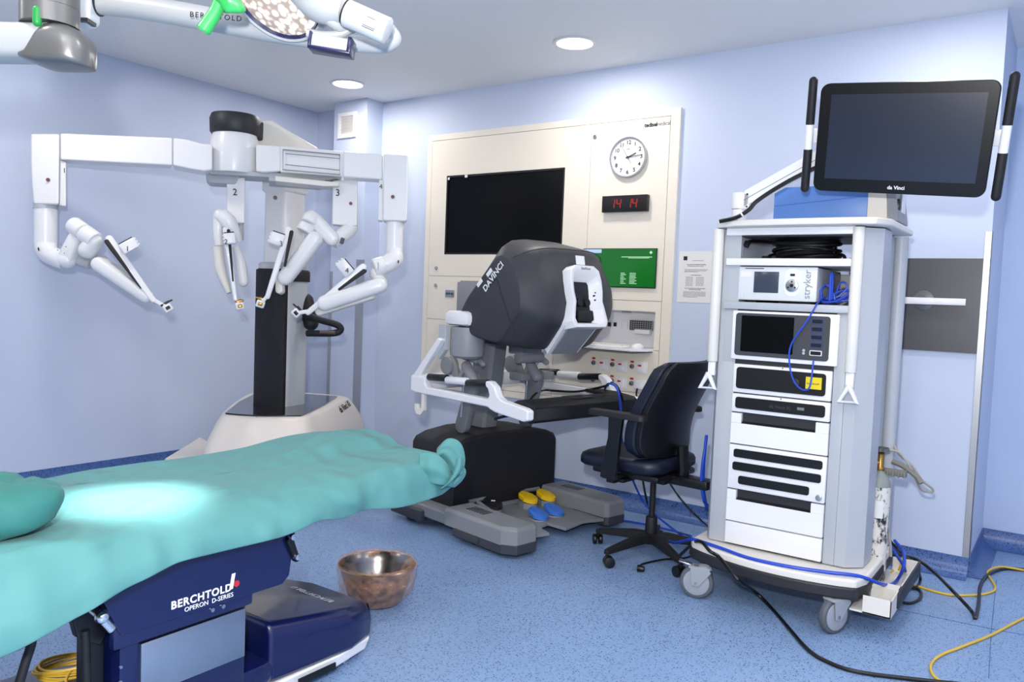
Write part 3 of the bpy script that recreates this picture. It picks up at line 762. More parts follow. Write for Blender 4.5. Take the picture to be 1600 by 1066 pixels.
# arm 4 (right)
d = 4.74
a4 = beam('arm', [(599, 240), (638, 243), (638, 300), (636, 346), (598, 345)], d-.02, .17, bev=.012)
beam('housing_side', [(592, 280), (598.5, 281), (597.5, 345), (591, 344)], d+.02, .13, bev=.004, par=a4)
red_dot(613.7, 307.7, d-.025, .011, a4)
text('number', '4', .04, M_inkb, a4, frame(rl(592.5, 295, d), RT, Vector((0, 0, 1))), ext=.001)
zt, zb_ = rl(617.5, 340, d+.05), rl(617.5, 392, d+.05); zb_ = Vector((zt.x, zt.y, zb_.z))
m = MB(); m.cyl(zt, zb_, 13.8*KP, seg=32); m.tube([zb_+Vector((0, 0, .04)), zb_, rl(616, 404, d+.02), rl(606, 412, d), rl(601, 414, d)], [13.8*KP, 13.8*KP, 14.2*KP, 14*KP, 14*KP], seg=24); part('sleeve', m, a4)
part('marker', MB().box((0, 0, 0), (.036, .006, .016), .004, M=Matrix.Translation(rl(622, 408, d-.02))@Matrix.Rotation(YAW, 4, 'Z')@Matrix.Rotation(R(25), 4, 'Y')), a4, M_blackm)
m = MB(); m.cyl(rl(601, 414, d), rl(584, 419, d-.02), 14.5*KP, seg=28, bev=.008); dr_ = part('wrist_drum', m, a4)
part('drum_label', MB().box((0, 0, 0), (.045, .002, .045), 0, M=Matrix.Translation(rl(591, 416, d-.085))@Matrix.Rotation(YAW, 4, 'Z')@Matrix.Rotation(R(12), 4, 'Y')), dr_, M_paper)
m = MB(); m.capsule(rl(586, 428, d), rl(596, 440, d), 9*KP); part('elbow_link', m, a4)
m = MB(); m.slab(rl(593, 446, d-.03), rl(508, 474, d-.05), 12*KP, 12*KP, .09, FW, bev=.03); part('forearm', m, a4)
m = MB(); m.slab(rl(583, 465, d+.02), rl(500, 487, d), 3*KP, 6.5*KP, .07, FW, bev=.008); part('forearm_rib', m, a4, M_offw)
rail(a4, (567, 418), (482, 488), 5.8, -1, d-.05, (530, 451), (539, 419), '4', (542, 423), tip=(463, 489), tipdir=-1)
# arm 2 (inner left, pointing down)
d = 4.95
a2 = beam('arm', [(354, 277), (383, 277), (382, 349), (366, 349), (354, 340)], d-.02, .12, bev=.008)
text('number', '2', .058, M_inkb, a2, frame(rl(363.5, 305, d-.03), RT, Vector((0, 0, 1))), ext=.001)
part('elbow_post', MB().cyl(rl(376, 346, d+.05), rl(376, 375, d+.05), 5*KP), a2, M_lgrey)
m = MB(); m.tube([rl(346, 336, d-.06), rl(357, 347, d-.06), rl(368, 368, d-.04), rl(372, 378, d-.03)], [12*KP, 13*KP, 9.5*KP, 7*KP], seg=20); m.sphere(rl(344, 337, d-.06), 10.5*KP); m.tube([rl(343, 340, d-.05), rl(341, 360, d-.05), rl(343, 384, d-.05)], [10*KP, 8*KP, 7*KP], seg=18); part('elbow_link', m, a2)
m = MB(); m.tube([rl(341, 385, d-.03), rl(345, 420, d-.03), rl(358, 458, d-.05)], [8*KP, 9*KP, 4*KP], seg=18); part('forearm_rib', m, a2, M_offw)
m = MB(); m.tube([rl(368, 386, d-.05), rl(376, 412, d-.05), rl(380, 440, d-.05)], [6*KP, 8.5*KP, 8*KP], seg=18); m.sphere(rl(380, 441, d-.05), 8*KP); part('forearm', m, a2)
rail(a2, (352.5, 360), (368, 468), 4.2, -1, d-.12, (363, 440), (359, 373), '2', (353, 378), carr=(9, 9), tip=(375, 478), tipm=M_brass)
# arm 3 (inner right)
d = 4.88
a3 = beam('arm', [(520, 282), (559, 280), (558, 353), (519, 351)], d-.02, .13, bev=.008)
MB().b2((0, 0, 0), (.001, .001, .001))
red_dot(548, 318, d-.025, .010, a3)
text('number', '3', .058, M_inkb, a3, frame(rl(524, 306, d-.03), RT, Vector((0, 0, 1))), ext=.001)
m = MB(); m.tube([rl(546, 350, d+.02), rl(547, 357, d+.02), rl(537, 366, d), rl(524, 375, d-.02), rl(519, 379, d-.03)], [12*KP, 12*KP, 12*KP, 12*KP, 11*KP], seg=22); part('sleeve', m, a3)
m = MB(); m.tube([rl(536, 372, d-.075), rl(533, 381, d-.075)], .012); part('drum_label', m, a3, M_ink)
m = MB(); m.slab(rl(519, 373, d-.04), rl(488, 340, d-.05), 12*KP, 11.5*KP, .085, FW, bev=.025); part('elbow_link', m, a3)
m = MB(); m.cyl(rl(489, 338, d-.05), rl(482, 350, d-.07), 14*KP, seg=26, bev=.008); m.cyl(rl(481.5, 351, d-.07), rl(475, 363, d-.08), 13.5*KP, seg=26, bev=.008); part('wrist_drum', m, a3)
m = MB(); m.slab(rl(492, 374, d-.08), rl(446, 434, d-.08), 12.5*KP, 12*KP, .09, FW, bev=.03); part('forearm', m, a3)
m = MB(); m.slab(rl(437, 430, d-.05), rl(438, 454, d-.06), 5*KP, 6*KP, .06, FW, bev=.008); part('forearm_rib', m, a3, M_offw)
rail(a3, (451, 360), (418, 464), 5.2, 1 if False else -1, d-.12, (444, 415), (433, 374), '3', (439, 381), carr=(11, 10), tip=(407, 475), tipm=M_brass)
red_dot(430, 309, 5.05, .013, um)
# ================================================================== SURGEON CONSOLE
CO = Vector((-2.29, 3.82, 0)); CA = R(-11.5)
con = thing('surgeon_console', 'dark hooded surgeon console with white armrest frame beside the office chair', 'surgeon console', CO, CA)
CM = Matrix.Translation(CO)@Matrix.Rotation(CA, 4, 'Z'); CI = CM.inverted()
cl = lambda p: CI@p
def cv(px, py, v): # console-local point on plane v
    n = CM.to_3x3()@Vector((0, 1, 0)); return cl(Pp(px, py, CM@Vector((0, v, 0)), n))
# black pedestal
m = MB()
prof = [(-.43, .10), (-.43, .455), (-.41, .485), (-.34, .512), (-.18, .535), (.18, .535), (.34, .512), (.41, .485), (.43, .455), (.43, .10)]
rings = []
for u, dz, k in ((-.905, -.02, .97), (-.89, 0, 1), (-.515, 0, 1), (-.50, -.015, .975)):
    rings.append([Vector((u, v*k, z+(dz if z > .2 else 0))) for v, z in prof])
m.loft(rings); m.build('pedestal', M_blackm, con, ang=40, bevel=.006)
# column
m = MB(); m.loft([[Vector((u+sh, v, z)) for u, v in [(-.09, -.05), (-.075, -.065), (.075, -.065), (.09, -.045), (.09, .045), (.075, .065), (-.09, .065)]] for z, sh in ((.50, -.76), (1.14, -.68))])
m.build('column', M_mgrey, con, bevel=.004)
# base frame
m = MB()
m.loft([[Vector((u, v, z)) for u, v in [(-.90, -.53), (-.90, .50), (-.52, .50), (-.52, -.36), (-.30, -.36), (-.30, -.53)]] for z in (.06, .13)])
bs = m.build('base_frame', M_padgrey, con, bevel=.012)
def pad(name, u0, u1, v0, v1, cutv):
    m = MB(); out = [(u0, v0), (u1-.07, v0), (u1, v0+.05), (u1, v1-.02), (u1-.02, v1), (u0, v1)]
    if cutv > 0: out = [(u0, v0), (u1-.02, v0), (u1, v0+.02), (u1, v1-.05), (u1-.07, v1), (u0, v1)]
    m.loft([[Vector((u, v, .065)) for u, v in out], [Vector((u, v, .15)) for u, v in out], [Vector((u if u == u0 else u-.015, v+(.015 if v < (v0+v1)/2 else -.015), .165)) for u, v in out]])
    p = m.build(name, M_padgrey, con, bevel=.008)
    m = MB(); m.loft([[Vector((u+(0 if u == u0 else .004), v, z)) for u, v in out2] for z in (.025, .072)] if False else [[Vector((max(u, u1-.28)+.004, v, z)) for u, v in out] for z in (.022, .078)])
    m.build('bumper', M_dgrey, p, bevel=.008)
    m = MB()
    for i in range(7): m.box((u0+.10+i*.022, (v0+v1)/2+.01, .164), (.009, .075, .006), .001)
    m.build('vent_slots', M_black, p)
    return p
pad('front_pad', -.42, .12, -.545, -.335, -1)
pad('front_pad', -.50, .05, .30, .51, 1)
MB().b2((-.93, -.555, .03), (-.62, -.50, .10), .012).build('rear_bumper', M_dgrey, bs)
MB().b2((-.33, -.56, .03), (-.12, -.53, .07), .008).build('side_skirt', M_dgrey, bs)
m = MB(); pts = [(-.52, -.34), (-.0, -.34), (.04, -.17), (-.08, -.13), (-.10, -.04), (.03, -.03), (-.01, .16), (.03, .30), (-.52, .31)]
m.loft([[Vector((u, v, .05)) for u, v in pts], [Vector((u, v, .068)) for u, v in pts]]); m.build('pedal_tray', M_padgrey, con, bevel=.004)
m = MB(); m.tube([Vector((-.44, -.28, .15)), Vector((-.30, -.30, .13)), Vector((-.10, -.31, .10)), Vector((.0, -.31, .085))], .012, seg=8)
m.tube([Vector((-.50, -.30, .14)), Vector((-.52, 0, .15)), Vector((-.5, .28, .14))], .014, seg=8); m.build('tray_rail', M_mgrey, con)
def pedal(u, v, rz, mt, big, up):
    M_ = Matrix.Translation((u, v, .068))@Matrix.Rotation(rz, 4, 'Z')
    w, l = (.055, .075)
    out = [(l*math.cos(a)*(1.0 if math.cos(a) > 0 else .8), w*math.sin(a)*(1 if math.cos(a) > 0 else .82)) for a in [2*PI*i/20 for i in range(20)]]
    m = MB(); m.loft([[M_@Vector((x, y, 0)) for x, y in out], [M_@Vector((x*.96, y*.96, up)) for x, y in out]])
    p = m.build('pedal_base', M_padgrey, con)
    m = MB(); m.loft([[M_@Vector((x*1.02, y*1.02, up+(l-x)*.2)) for x, y in out], [M_@Vector((x*1.02, y*1.02, up+.018+(l-x)*.2)) for x, y in out], [M_@Vector((x*.85, y*.8, up+.026+(l-x)*.2)) for x, y in out]])
    m.build('pedal', mt, p, label='%s foot pedal' % ('yellow' if mt is M_yellow else 'blue' if mt is M_pedblue else 'black'))
pedal(-.42, .10, 0, M_yellow, 1, .035); pedal(-.40, .235, 0, M_yellow, 1, .035)
pedal(-.20, -.03, 0, M_pedblue, 0, .006); pedal(-.21, .11, 0, M_pedblue, 0, .006)
pedal(-.44, -.17, R(-10), M_blackm, 1, .035)
m = MB(); c_ = Vector((-.43, -.17, .145)); m.box(c_, (.028, .006, .003)); m.box(c_, (.006, .028, .003)); m.build('cross_mark', M_text_w, con)
for u, v in ((-.82, -.48), (.0, -.45), (-.1, .42), (-.82, .42)):
    MB().cyl((u-.0, v-.02, .034), (u, v+.02, .034), .034, seg=18, bev=.004).build('caster', M_black, con)
# hood (head)
side = [(-.60, 1.17), (-.50, 1.33), (-.24, 1.59), (-.15, 1.57), (-.05, 1.43), (-.03, 1.29), (-.20, 1.085), (-.45, 1.12)]
mid = [(-.64, 1.19), (-.54, 1.37), (-.33, 1.69), (-.06, 1.635), (.028, 1.44), (.06, 1.225), (-.09, 1.058), (-.47, 1.09)]
def prof_at(v):
    a = min(abs(v)/.36, 1); k = a**4
    return [((s[0]*k+c_[0]*(1-k)), (s[1]*k+c_[1]*(1-k))) for s, c_ in zip(side, mid)]
def rounded(P, r=.05, n=4):
    out = []
    for i in range(len(P)):
        p0, p1, p2 = Vector(P[i-1]), Vector(P[i]), Vector(P[(i+1) % len(P)])
        a = p1+(p0-p1).normalized()*min(r, (p0-p1).length*.4); b = p1+(p2-p1).normalized()*min(r, (p2-p1).length*.4)
        for k in range(n):
            t = k/(n-1); out.append(a*(1-t)**2+p1*2*t*(1-t)+b*t*t)
    return out
m = MB(); rings = []
for v in (-.385, -.378, -.36, -.30, -.22, -.12, 0, .12, .22, .30, .36, .378, .385):
    P = prof_at(v); cx = sum(p[0] for p in P)/8; cz = sum(p[1] for p in P)/8
    k = {.385: .90, .378: .955}.get(abs(v), 1)
    P = [(cx+(x-cx)*k, cz+(z-cz)*k) for x, z in P]
    rings.append([Vector((q.x, v, q.y)) for q in rounded(P, .045)])
m.loft(rings); head = m.build('hood', M_head, con, ang=30)
# seams and chevron on the near side face
m = MB(); v = -.3855
m.tube([Vector((-.33, v, 1.37)), Vector((-.235, v, 1.45)), Vector((-.10, v, 1.19))], .0035, seg=6, smooth=False)
m.tube([Vector((-.49, v+.008, 1.27)), Vector((-.245, v+.004, 1.525)), Vector((-.17, v+.004, 1.51)), Vector((-.06, v+.004, 1.16))], .003, seg=6, smooth=False)
m.build('side_relief', M_char, head)
m = MB(); pts = []
for i in range(13):
    v = -.36+.72*i/12; P = prof_at(v); pts.append(Vector((P[3][0]*.93+P[4][0]*.07+.006, v, P[3][1]*.93+P[4][1]*.07+.004)))
m.tube(pts, .003, seg=6, n=3); m.build('top_seam', M_char, head)
F_, L_ = hframe(head, (759, 457), (790, 411), .003); text('lettering', 'DAVINCI', L_/4.3, M_text_w, head, F_, ext=.001, bold=.0006)
for (px, py) in ((751, 441), (766, 425)):
    Mx = hframe(head, (px-5, py+7), (px+5, py-7), .002)[0]@Matrix.Translation((.03, 0, 0))
    MB().box((0, 0, .001), (.052, .024, .005), .002, M=Mx).build('label_plate', M_white, head)
# viewer: ring frame on the front
P4 = [Vector(p) for p in (prof_at(0)[3], prof_at(0)[4], prof_at(0)[5])]
vo = Vector((.040, 0, 1.33)); vup = Vector((-.085, 0, .42)).normalized(); vn = Vector((vup.z, 0, -vup.x))
VM = Matrix(((0, vup.x, vn.x, vo.x), (1, 0, 0, 0), (0, vup.z, vn.z, vo.z), (0, 0, 0, 1)))   # local x = v, y = up, z = out
def von(px, py): p = VM.inverted()@cl(Pp(px, py, CM@vo, CM.to_3x3()@vn)); return (p.x, p.y)
outer = [(.075, .20), (-.075, .20), (-.115, .175), (-.128, .12), (-.128, .06), (-.118, .0), (-.132, -.05), (-.145, -.11), (-.125, -.145), (.125, -.145), (.145, -.11), (.132, -.05), (.118, .0), (.128, .06), (.128, .12), (.115, .175)]
inner = [(.05, .115), (-.05, .115), (-.062, .10), (-.062, .07), (-.060, .04), (-.056, .0), (-.058, -.04), (-.075, -.07), (-.06, -.112), (.06, -.112), (.075, -.07), (.058, -.04), (.056, .0), (.060, .04), (.062, .07), (.062, .10)]
def ringmesh(m, o, i, z0, z1, zi):
    L = []
    for pts, z in ((o, z0), (o, z1-.006), ([(x*.97, y*.985) for x, y in o], z1), ([(x*.84, y*.86) for x, y in o], z1-.002), (i, zi+.012), (i, zi)): L.append([VM@Vector((x, y, z)) for x, y in pts])
    m.loft(L, cap=False)
m = MB(); ringmesh(m, outer, inner, -.05, .062, -.0); vw = m.build('viewer_frame', M_white, con, bevel=.002, ang=45)
m = MB(); m.loft([[VM@Vector((x*1.05, y*1.03, .0115)) for x, y in inner], [VM@Vector((x*1.05, y*1.03, .006)) for x, y in inner]])
m.build('viewer_opening', M_black, vw, label='black eyepiece opening')
m = MB(); m.box((0, -.075, .022), (.12, .06, .03), .01, M=VM); m.cyl(VM@Vector((-.03, -.0, .01)), VM@Vector((-.03, -.0, .026)), .022); m.cyl(VM@Vector((.03, 0, .01)), VM@Vector((.03, 0, .026)), .022)
m.build('eyepiece', M_blackm, vw)
cB = [(.052, 1.195), (-.088, 1.052)]
m = MB()
for hw_, dz, mt_ in ((.140, .0, 0), (.112, .012, 1)):
    m.loft([[Vector((cB[0][0]+.012+dz*.7, -hw_*1.02, cB[0][1]+.015-dz*.6)), Vector((cB[0][0]+.012+dz*.7, hw_*1.02, cB[0][1]+.015-dz*.6)), Vector((cB[1][0]+.008+dz*.6, hw_*.9, cB[1][1]-.010-dz*.3)), Vector((cB[1][0]+.008+dz*.6, -hw_*.9, cB[1][1]-.010-dz*.3))],
            [Vector((cB[0][0]-.05, -hw_*1.02, cB[0][1]+.03)), Vector((cB[0][0]-.05, hw_*1.02, cB[0][1]+.03)), Vector((cB[1][0]-.03, hw_*.9, cB[1][1]+.03)), Vector((cB[1][0]-.03, -hw_*.9, cB[1][1]+.03))]], mt_)
m.build('chin_panel', [M_white, M_grey], vw, bevel=.003)
m = MB()
for (x, y) in ((0, 0), (.012, .012), (-.012, -.006), (.004, -.02), (.0, .024), (-.016, .012)): m.cyl(VM@Vector((.088+x*.7, .02+y*1.4, .030)), VM@Vector((.088+x*.7, .02+y*1.4, .0415)), .0045, seg=8)
m.build('speaker_holes', M_black, vw)
text('lettering', 'SimNow', .022, M_ink, vw, VM@Matrix.Translation((-.035, .176, .0612)), ext=.0005)
MB().box((0, .235, .030), (.07, .05, .003), 0, M=VM).build('hood_sticker', M_white, head)
# lateral frames with handrails
def lateral(s):
    V = s*.46
    w = .05
    def P(u, z, dv=0): return Vector((u, V+dv, z))
    m = MB()
    # lower rail, thick round-edged bar, front step
    def bar(p0, p1, h, t, par=None): pass
    out = [(-.86, .86), (-.86, .77), (-.82, .76), (-.16, .755), (-.14, .745), (-.10, .735), (.12, .715), (.15, .725), (.15, .775), (.12, .785), (-.05, .805), (-.085, .825), (-.11, .87), (-.15, .895), (-.185, .895), (-.185, .865), (-.165, .855), (-.15, .82), (-.165, .80), (-.70, .805), (-.72, .82), (-.72, .86)]
    m.loft([[P(u, z, -w/2) for u, z in out], [P(u, z, w/2) for u, z in out]])
    # diagonal strut up to the head support
    m.loft([[P(u, z, -.02) for u, z in ((-.86, .85), (-.62, 1.10), (-.58, 1.09), (-.80, .84))], [P(u, z, .02) for u, z in ((-.86, .85), (-.62, 1.10), (-.58, 1.09), (-.80, .84))]])
    f = m.build('side_frame', M_white, con, bevel=.01)
    for (u0, u1, mt, nm) in ((-.71, -.54, M_black, 'grip'), (-.54, -.36, M_white, 'grip_sleeve'), (-.36, -.185, M_black, 'grip')):
        MB().cyl(P(u0, .862), P(u1, .880 if u1 > -.3 else .872), .021, seg=20, bev=.003).build(nm, mt, f)
    m = MB(); m.tube([P(-.71, .862), P(-.80, .845), P(-.84, .82)], .018); m.build('grip_end', M_white, f)
    m = MB(); m.loft([[P(u, z, .0+dv) for u, z in ((-.74, .76), (-.74, .66), (-.77, .63), (-.81, .63), (-.83, .66), (-.83, .69), (-.805, .69), (-.80, .665), (-.785, .66), (-.765, .675), (-.765, .76))] for dv in (-.012, .012)]); m.build('cable_hook', M_offw, f, bevel=.003)
    return f
lateral(-1); lateral(1)
# black padded armrest bar
m = MB(); pr = [(-.02, .74), (-.02, .795), (.02, .812), (.13, .80), (.15, .785), (.15, .715), (.12, .70)]
rings = []
for v_ in (-.435, -.43, -.15, .15, .36, .40, .405):
    k = .0 if abs(v_) < .3 else -.0
    rings.append([Vector((u-.0, v_, z)) for u, z in pr])
m.loft(rings); m.build('armrest', M_blackm, con, bevel=.008)
m = MB(); m.prism([(-.20, .34), (-.0, .28), (.0, .43), (-.20, .43)], .02, Matrix.Translation((0, 0, .79))); m.build('armrest_wing', M_blackm, con, bevel=.004)
MB().box((.05, .0, .8085), (.10, .16, .006), .001).box((.05, .0, .813), (.03, .04, .003), .001).build('touchpad', M_char, con)
# master arm gearboxes behind
def gear(v, s):
    m = MB(); m.lathe([(.075, .985), (.095, 1.0), (.10, 1.03), (.10, 1.14), (.097, 1.165)], 28, Matrix.Translation((-.53, v, 0))); g = m.build('gearbox', M_grey, con)
    m = MB(); m.box((-.54, v, 1.215), (.22, .18, .085), .03); m.build('gearbox_cap', M_white, g)
    m = MB(); m.prism([(-.655, 1.175), (-.655, .98), (-.645, .97), (-.59, 1.03), (-.59, 1.175)], .03, Matrix.Translation((0, v-.085*1, 0))@Matrix.Rotation(R(90), 4, 'X')); m.build('gearbox_cover', M_lgrey, g, bevel=.003)
    return g
gear(-.33, -1)
def master(v, u):
    m = MB()
    m.cyl((u-.16, v-.06, .92), (u-.16, v-.0, .92), .055, seg=22, bev=.006)
    m.slab((u-.14, v-.03, .95), (u-.06, v-.03, .83), .028, .022, .03, (0, 1, 0)); m.slab((u-.06, v-.04, .83), (u+.0, v-.04, .93), .015, .015, .02, (0, 1, 0))
    m.capsule((u+.0, v-.03, .93), (u+.06, v-.03, .86), .032)
    m.cyl((u-.04, v-.03, .99), (u+.05, v+.02, .965), .022, bev=.003); m.capsule((u+.05, v+.02, .97), (u+.09, v+.02, .95), .018)
    a = m.build('master_arm', M_grey, con)
    m = MB(); m.tube([(u-.03, v-.05, 1.005), (u-.01, v-.06, 1.0), (u+.02, v-.06, 1.01), (u+.045, v-.05, 1.02)], .008); m.sphere((u-.035, v-.055, 1.0), .018); m.sphere((u+.045, v-.05, 1.02), .018); m.build('finger_clutch', M_chrome, a)
    m = MB(); m.slab((u+.04, v, .86), (u-.05, v, .57), .04, .05, .04, (0, 1, 0)); m.build('link', M_mgrey, a)
    m = MB(); m.cyl((u-.03, v-.02, .86), (u-.045, v-.02, .62), .008); m.cyl((u-.03, v-.02, .86), (u-.035, v-.02, .80), .014); m.build('gas_strut', M_steel, a)
master(-.24, -.60)
master(.24, -.55)
m = MB(); m.box((-.52, .13, 1.03), (.14, .16, .06), .01); m.cyl((-.50, .05, .98), (-.50, .25, .98), .035, bev=.004); m.box((-.62, .30, .85), (.12, .3, .05), .01); m.build('master_mount', M_grey, con)
MB().box((-.60, 0, 1.09), (.34, .30, .05), .015).build('head_plate', M_blackm, con)
MB().b2((-.9, -.45, .77), (-.84, .45, .86), .01).build('rear_crossbar', M_white, con)

# ================================================================== OFFICE CHAIR
oc = thing('office_chair', 'dark navy swivel office chair with black armrests between console and equipment cart', 'chair', (-1.775, 3.84, 0), R(175))
# local +x = facing direction, y = its left
m = MB(); m.cyl((0, 0, .075), (0, 0, .22), .035, .03, bev=.004); m.cyl((0, 0, .22), (0, 0, .44), .016); m.build('gas_lift', M_blackm, oc)
for k in range(5):
    a = R(72*k+77); c_, s_ = math.cos(a), math.sin(a); 
    Mz = Matrix.Rotation(a, 4, 'Z')
    m = MB(); m.loft([[Mz@Vector((x, y*w_, z+h_*t_)) for y, t_ in ((-1, 0), (1, 0), (.8, 1), (-.8, 1))] for x, w_, z, h_ in ((.0, .028, .085, .05), (.10, .026, .085, .045), (.30, .017, .068, .028), (.325, .015, .066, .022))])
    m.build('star_leg', M_blackm, oc, bevel=.004)
    cx, cy = .315*c_, .315*s_; b2 = a+R(60+40*k); d_ = Vector((math.cos(b2), math.sin(b2), 0)); p = Vector((cx, cy, .028))+Vector((-d_.y, d_.x, 0))*.012
    m = MB()
    for s in (-1, 1): m.cyl(p+d_*s*.006, p+d_*s*.026, .028, seg=18, bev=.004)
    m.box(p+Vector((0, 0, .016)), (.02, .02, .03), .004); m.cyl((cx, cy, .05), (cx, cy, .075), .007); m.build('caster', M_black, oc)
m = MB(); rings = []
for (z, k, r_) in ((.475, .86, .08), (.480, .93, .09), (.495, 1.0, .10), (.525, 1.0, .10), (.543, .97, .10), (.553, .88, .09)):
    pts = rrect(.50*k, .49*k, r_*k, 6, .10, 0); rings.append([Vector((x, y, z+.012*max(0, (.1-x))*2-.25*max(0, x-.26)**1.0*.35)) for x, y in pts])
m.loft(rings); m.build('seat', M_navyfab, oc, ang=60)
MB().box((.06, 0, .462), (.40, .40, .035), .015).build('seat_pan', M_black, oc)
m = MB(); m.box((0, 0, .44), (.22, .16, .05), .01); m.box((-.20, 0, .445), (.26, .10, .05), .015); m.box((.05, .14, .435), (.03, .2, .02), .005); m.box((.10, .235, .43), (.05, .06, .02), .006); m.build('mechanism', M_black, oc)
# backrest: curved cushion
def backrest(off, th, shrink, name, mt):
    m = MB(); rings = []
    for i in range(15):
        t = i/14; z = .56+.50*t; hw = (.262+.012*math.sin(PI*t))*(1-.0*t)*shrink
        if t < .12: hw *= .80+.20*math.sqrt(t/.12)
        if t > .9: hw *= .82+.18*math.sqrt(max(0, (1-t)/.1))
        xc = -.115-.10*(t-.35)+.035*math.cos(PI*(t-.3)*1.4)*1
        e = 1 if 0 < i < 14 else .4
        ring = []
        n = 10
        for k in range(n+1):
            y = -hw+2*hw*k/n; ring.append(Vector((xc+off+th/2*e+.05*(y/.23)**2, y, z)))
        for k in range(n, -1, -1):
            y = -hw+2*hw*k/n; ring.append(Vector((xc+off-th/2*e+.05*(y/.23)**2, y, z)))
        rings.append(ring)
    m.loft(rings); return m.build(name, mt, oc, ang=60, bevel=.012)
backrest(.0, .06, 1.0, 'backrest', M_navyfab)
backrest(-.045, .03, .97, 'back_shell', M_black)
m = MB(); m.tube([(-.05, 0, .445), (-.14, 0, .445), (-.17, 0, .48), (-.165, 0, .55), (-.16, 0, .62)], .03); m.build('back_stem', M_black, oc)
for s in (-1, 1):
    m = MB(); m.loft([[Vector((x+dx, s*.285+dy, z)) for dx, dy in ((-.045*k, -.014), (.045*k, -.014), (.045*k, .014), (-.045*k, .014))] for x, z, k in ((.10, .45, .9), (.09, .50, 1), (.07, .66, .75), (.065, .765, .9))])
    m.box((.09, s*.24, .455), (.08, .12, .018), .004)
    ap = m.build('arm_post', M_black, oc, bevel=.005)
    m = MB(); pts = rrect(.335, .075, .03, 5, .06, s*.285); m.loft([[Vector((x, y, .765)) for x, y in pts], [Vector((x, y, .785)) for x, y in pts], [Vector(((x-.065)*.96+.065, (y-s*.285)*.9+s*.285, .793)) for x, y in pts]]); m.build('armrest', M_blackm, oc, ang=50)
# ================================================================== EQUIPMENT (VISION) CART
ct = thing('equipment_cart', 'tall grey medical equipment cart with open shelves, drawers and casters', 'equipment cart', (-1.065, 3.8, 0))
CC = Vector((-1.065, 3.8, 0)); yf = 3.60-3.8; yb = 4.12-3.8
X = lambda x: x+1.065
Y = lambda y: y-3.8
xl, xr = X(-1.375), X(-.745)       # body faces
# side shells: chamfered posts
def shell(s):
    m = MB()
    if s < 0: pts = [(X(-1.345), yf), (X(-1.285), yf), (X(-1.285), yf+.03), (X(-1.325), yf+.03), (X(-1.345), yb), (X(-1.40), yb), (X(-1.415), yf+.12), (X(-1.375), yf+.01)]
    else: pts = [(X(-.845), yf), (X(-.745), yf), (X(-.685), yf+.07), (X(-.685), yf+.22), (X(-.72), yf+.25), (X(-.72), yb), (X(-.80), yb), (X(-.80), yf+.05), (X(-.845), yf+.03)]
    pts = [(X(-1.285), yf), (X(-1.285), yb-.02), (X(-1.32), yb-.02), (X(-1.36), yf+.25), (X(-1.40), yf+.12), (X(-1.385), yf+.03), (X(-1.365), yf)] if s < 0 else [(X(-.80), yf), (X(-.755), yf), (X(-.69), yf+.06), (X(-.69), yf+.22), (X(-.725), yf+.25), (X(-.725), yb-.02), (X(-.80), yb-.02)]
    m.loft([[Vector((x, y, z)) for x, y in pts] for z in (.24, 1.70)])
    return m.build('side_panel', M_lgrey, ct, bevel=.003)
shl = shell(-1); shr = shell(1)
# lower face panels left and right of the drawers
MB().b2((X(-.848), yf, .24), (X(-.80), yf+.03, 1.335), .002).build('face_panel', M_lgrey, ct)
MB().b2((X(-1.345), yf-.001, 1.09), (X(-1.285), yf+.03, 1.335), .002).b2((X(-1.365), yf-.001, .24), (X(-1.285), yf+.03, 1.09), .002).build('face_panel', M_lgrey, ct)
# rear post right, back panel
m = MB(); m.cyl((X(-.70), yb-.01, .24), (X(-.70), yb-.01, 1.70), .03, seg=20); m.cyl((X(-.74), yb, .24), (X(-.74), yb, 1.70), .02, seg=16); m.build('rear_post', M_lgrey, ct)
MB().b2((X(-1.30), yb-.03, .24), (X(-.78), yb-.015, 1.52), 0).build('back_panel', M_lgrey, ct)
# top board
def board(name, z0, z1, pts, mt, bev=.006, par=ct):
    m = MB(); m.loft([[Vector((x, y, z0)) for x, y in pts], [Vector((x, y, z1)) for x, y in pts]]); return m.build(name, mt, par, bevel=bev)
tpts = [(X(-1.39), Y(3.56)), (X(-1.30), Y(3.515)), (X(-1.1), Y(3.50)), (X(-.9), Y(3.50)), (X(-.76), Y(3.51)), (X(-.70), Y(3.53)), (X(-.655), Y(3.62)), (X(-.655), Y(4.12)), (X(-1.40), Y(4.12)), (X(-1.41), Y(3.62))]
board('top_board', 1.705, 1.735, tpts, M_offw, .008)
MB().b2((X(-1.35), yf-.02, 1.672), (X(-.79), yf+.0, 1.704), .001).build('top_rail', M_white, ct)
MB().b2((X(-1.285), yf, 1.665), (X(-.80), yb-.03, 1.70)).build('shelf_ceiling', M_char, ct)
for z0, z1 in ((1.535, 1.567), (1.335, 1.368)):
    MB().b2((X(-1.345), yf-.022, z0), (X(-.793), yf+.0, z1), .002).b2((X(-1.285), yf, z0), (X(-.80), yb-.03, z0+.012)).build('shelf', M_white if z0 > 1.4 else M_lgrey, ct)
m = MB()
for i in range(16): m.box((X(-1.284), yf+.035, 1.385+i*.009), (.002, .006, .004))
m.build('perforations', M_mgrey, shl)
m = MB()
for i in range(12): m.box((X(-1.284), yf+.035, 1.58+i*.006), (.002, .006, .003))
m.build('perforations', M_mgrey, shl)
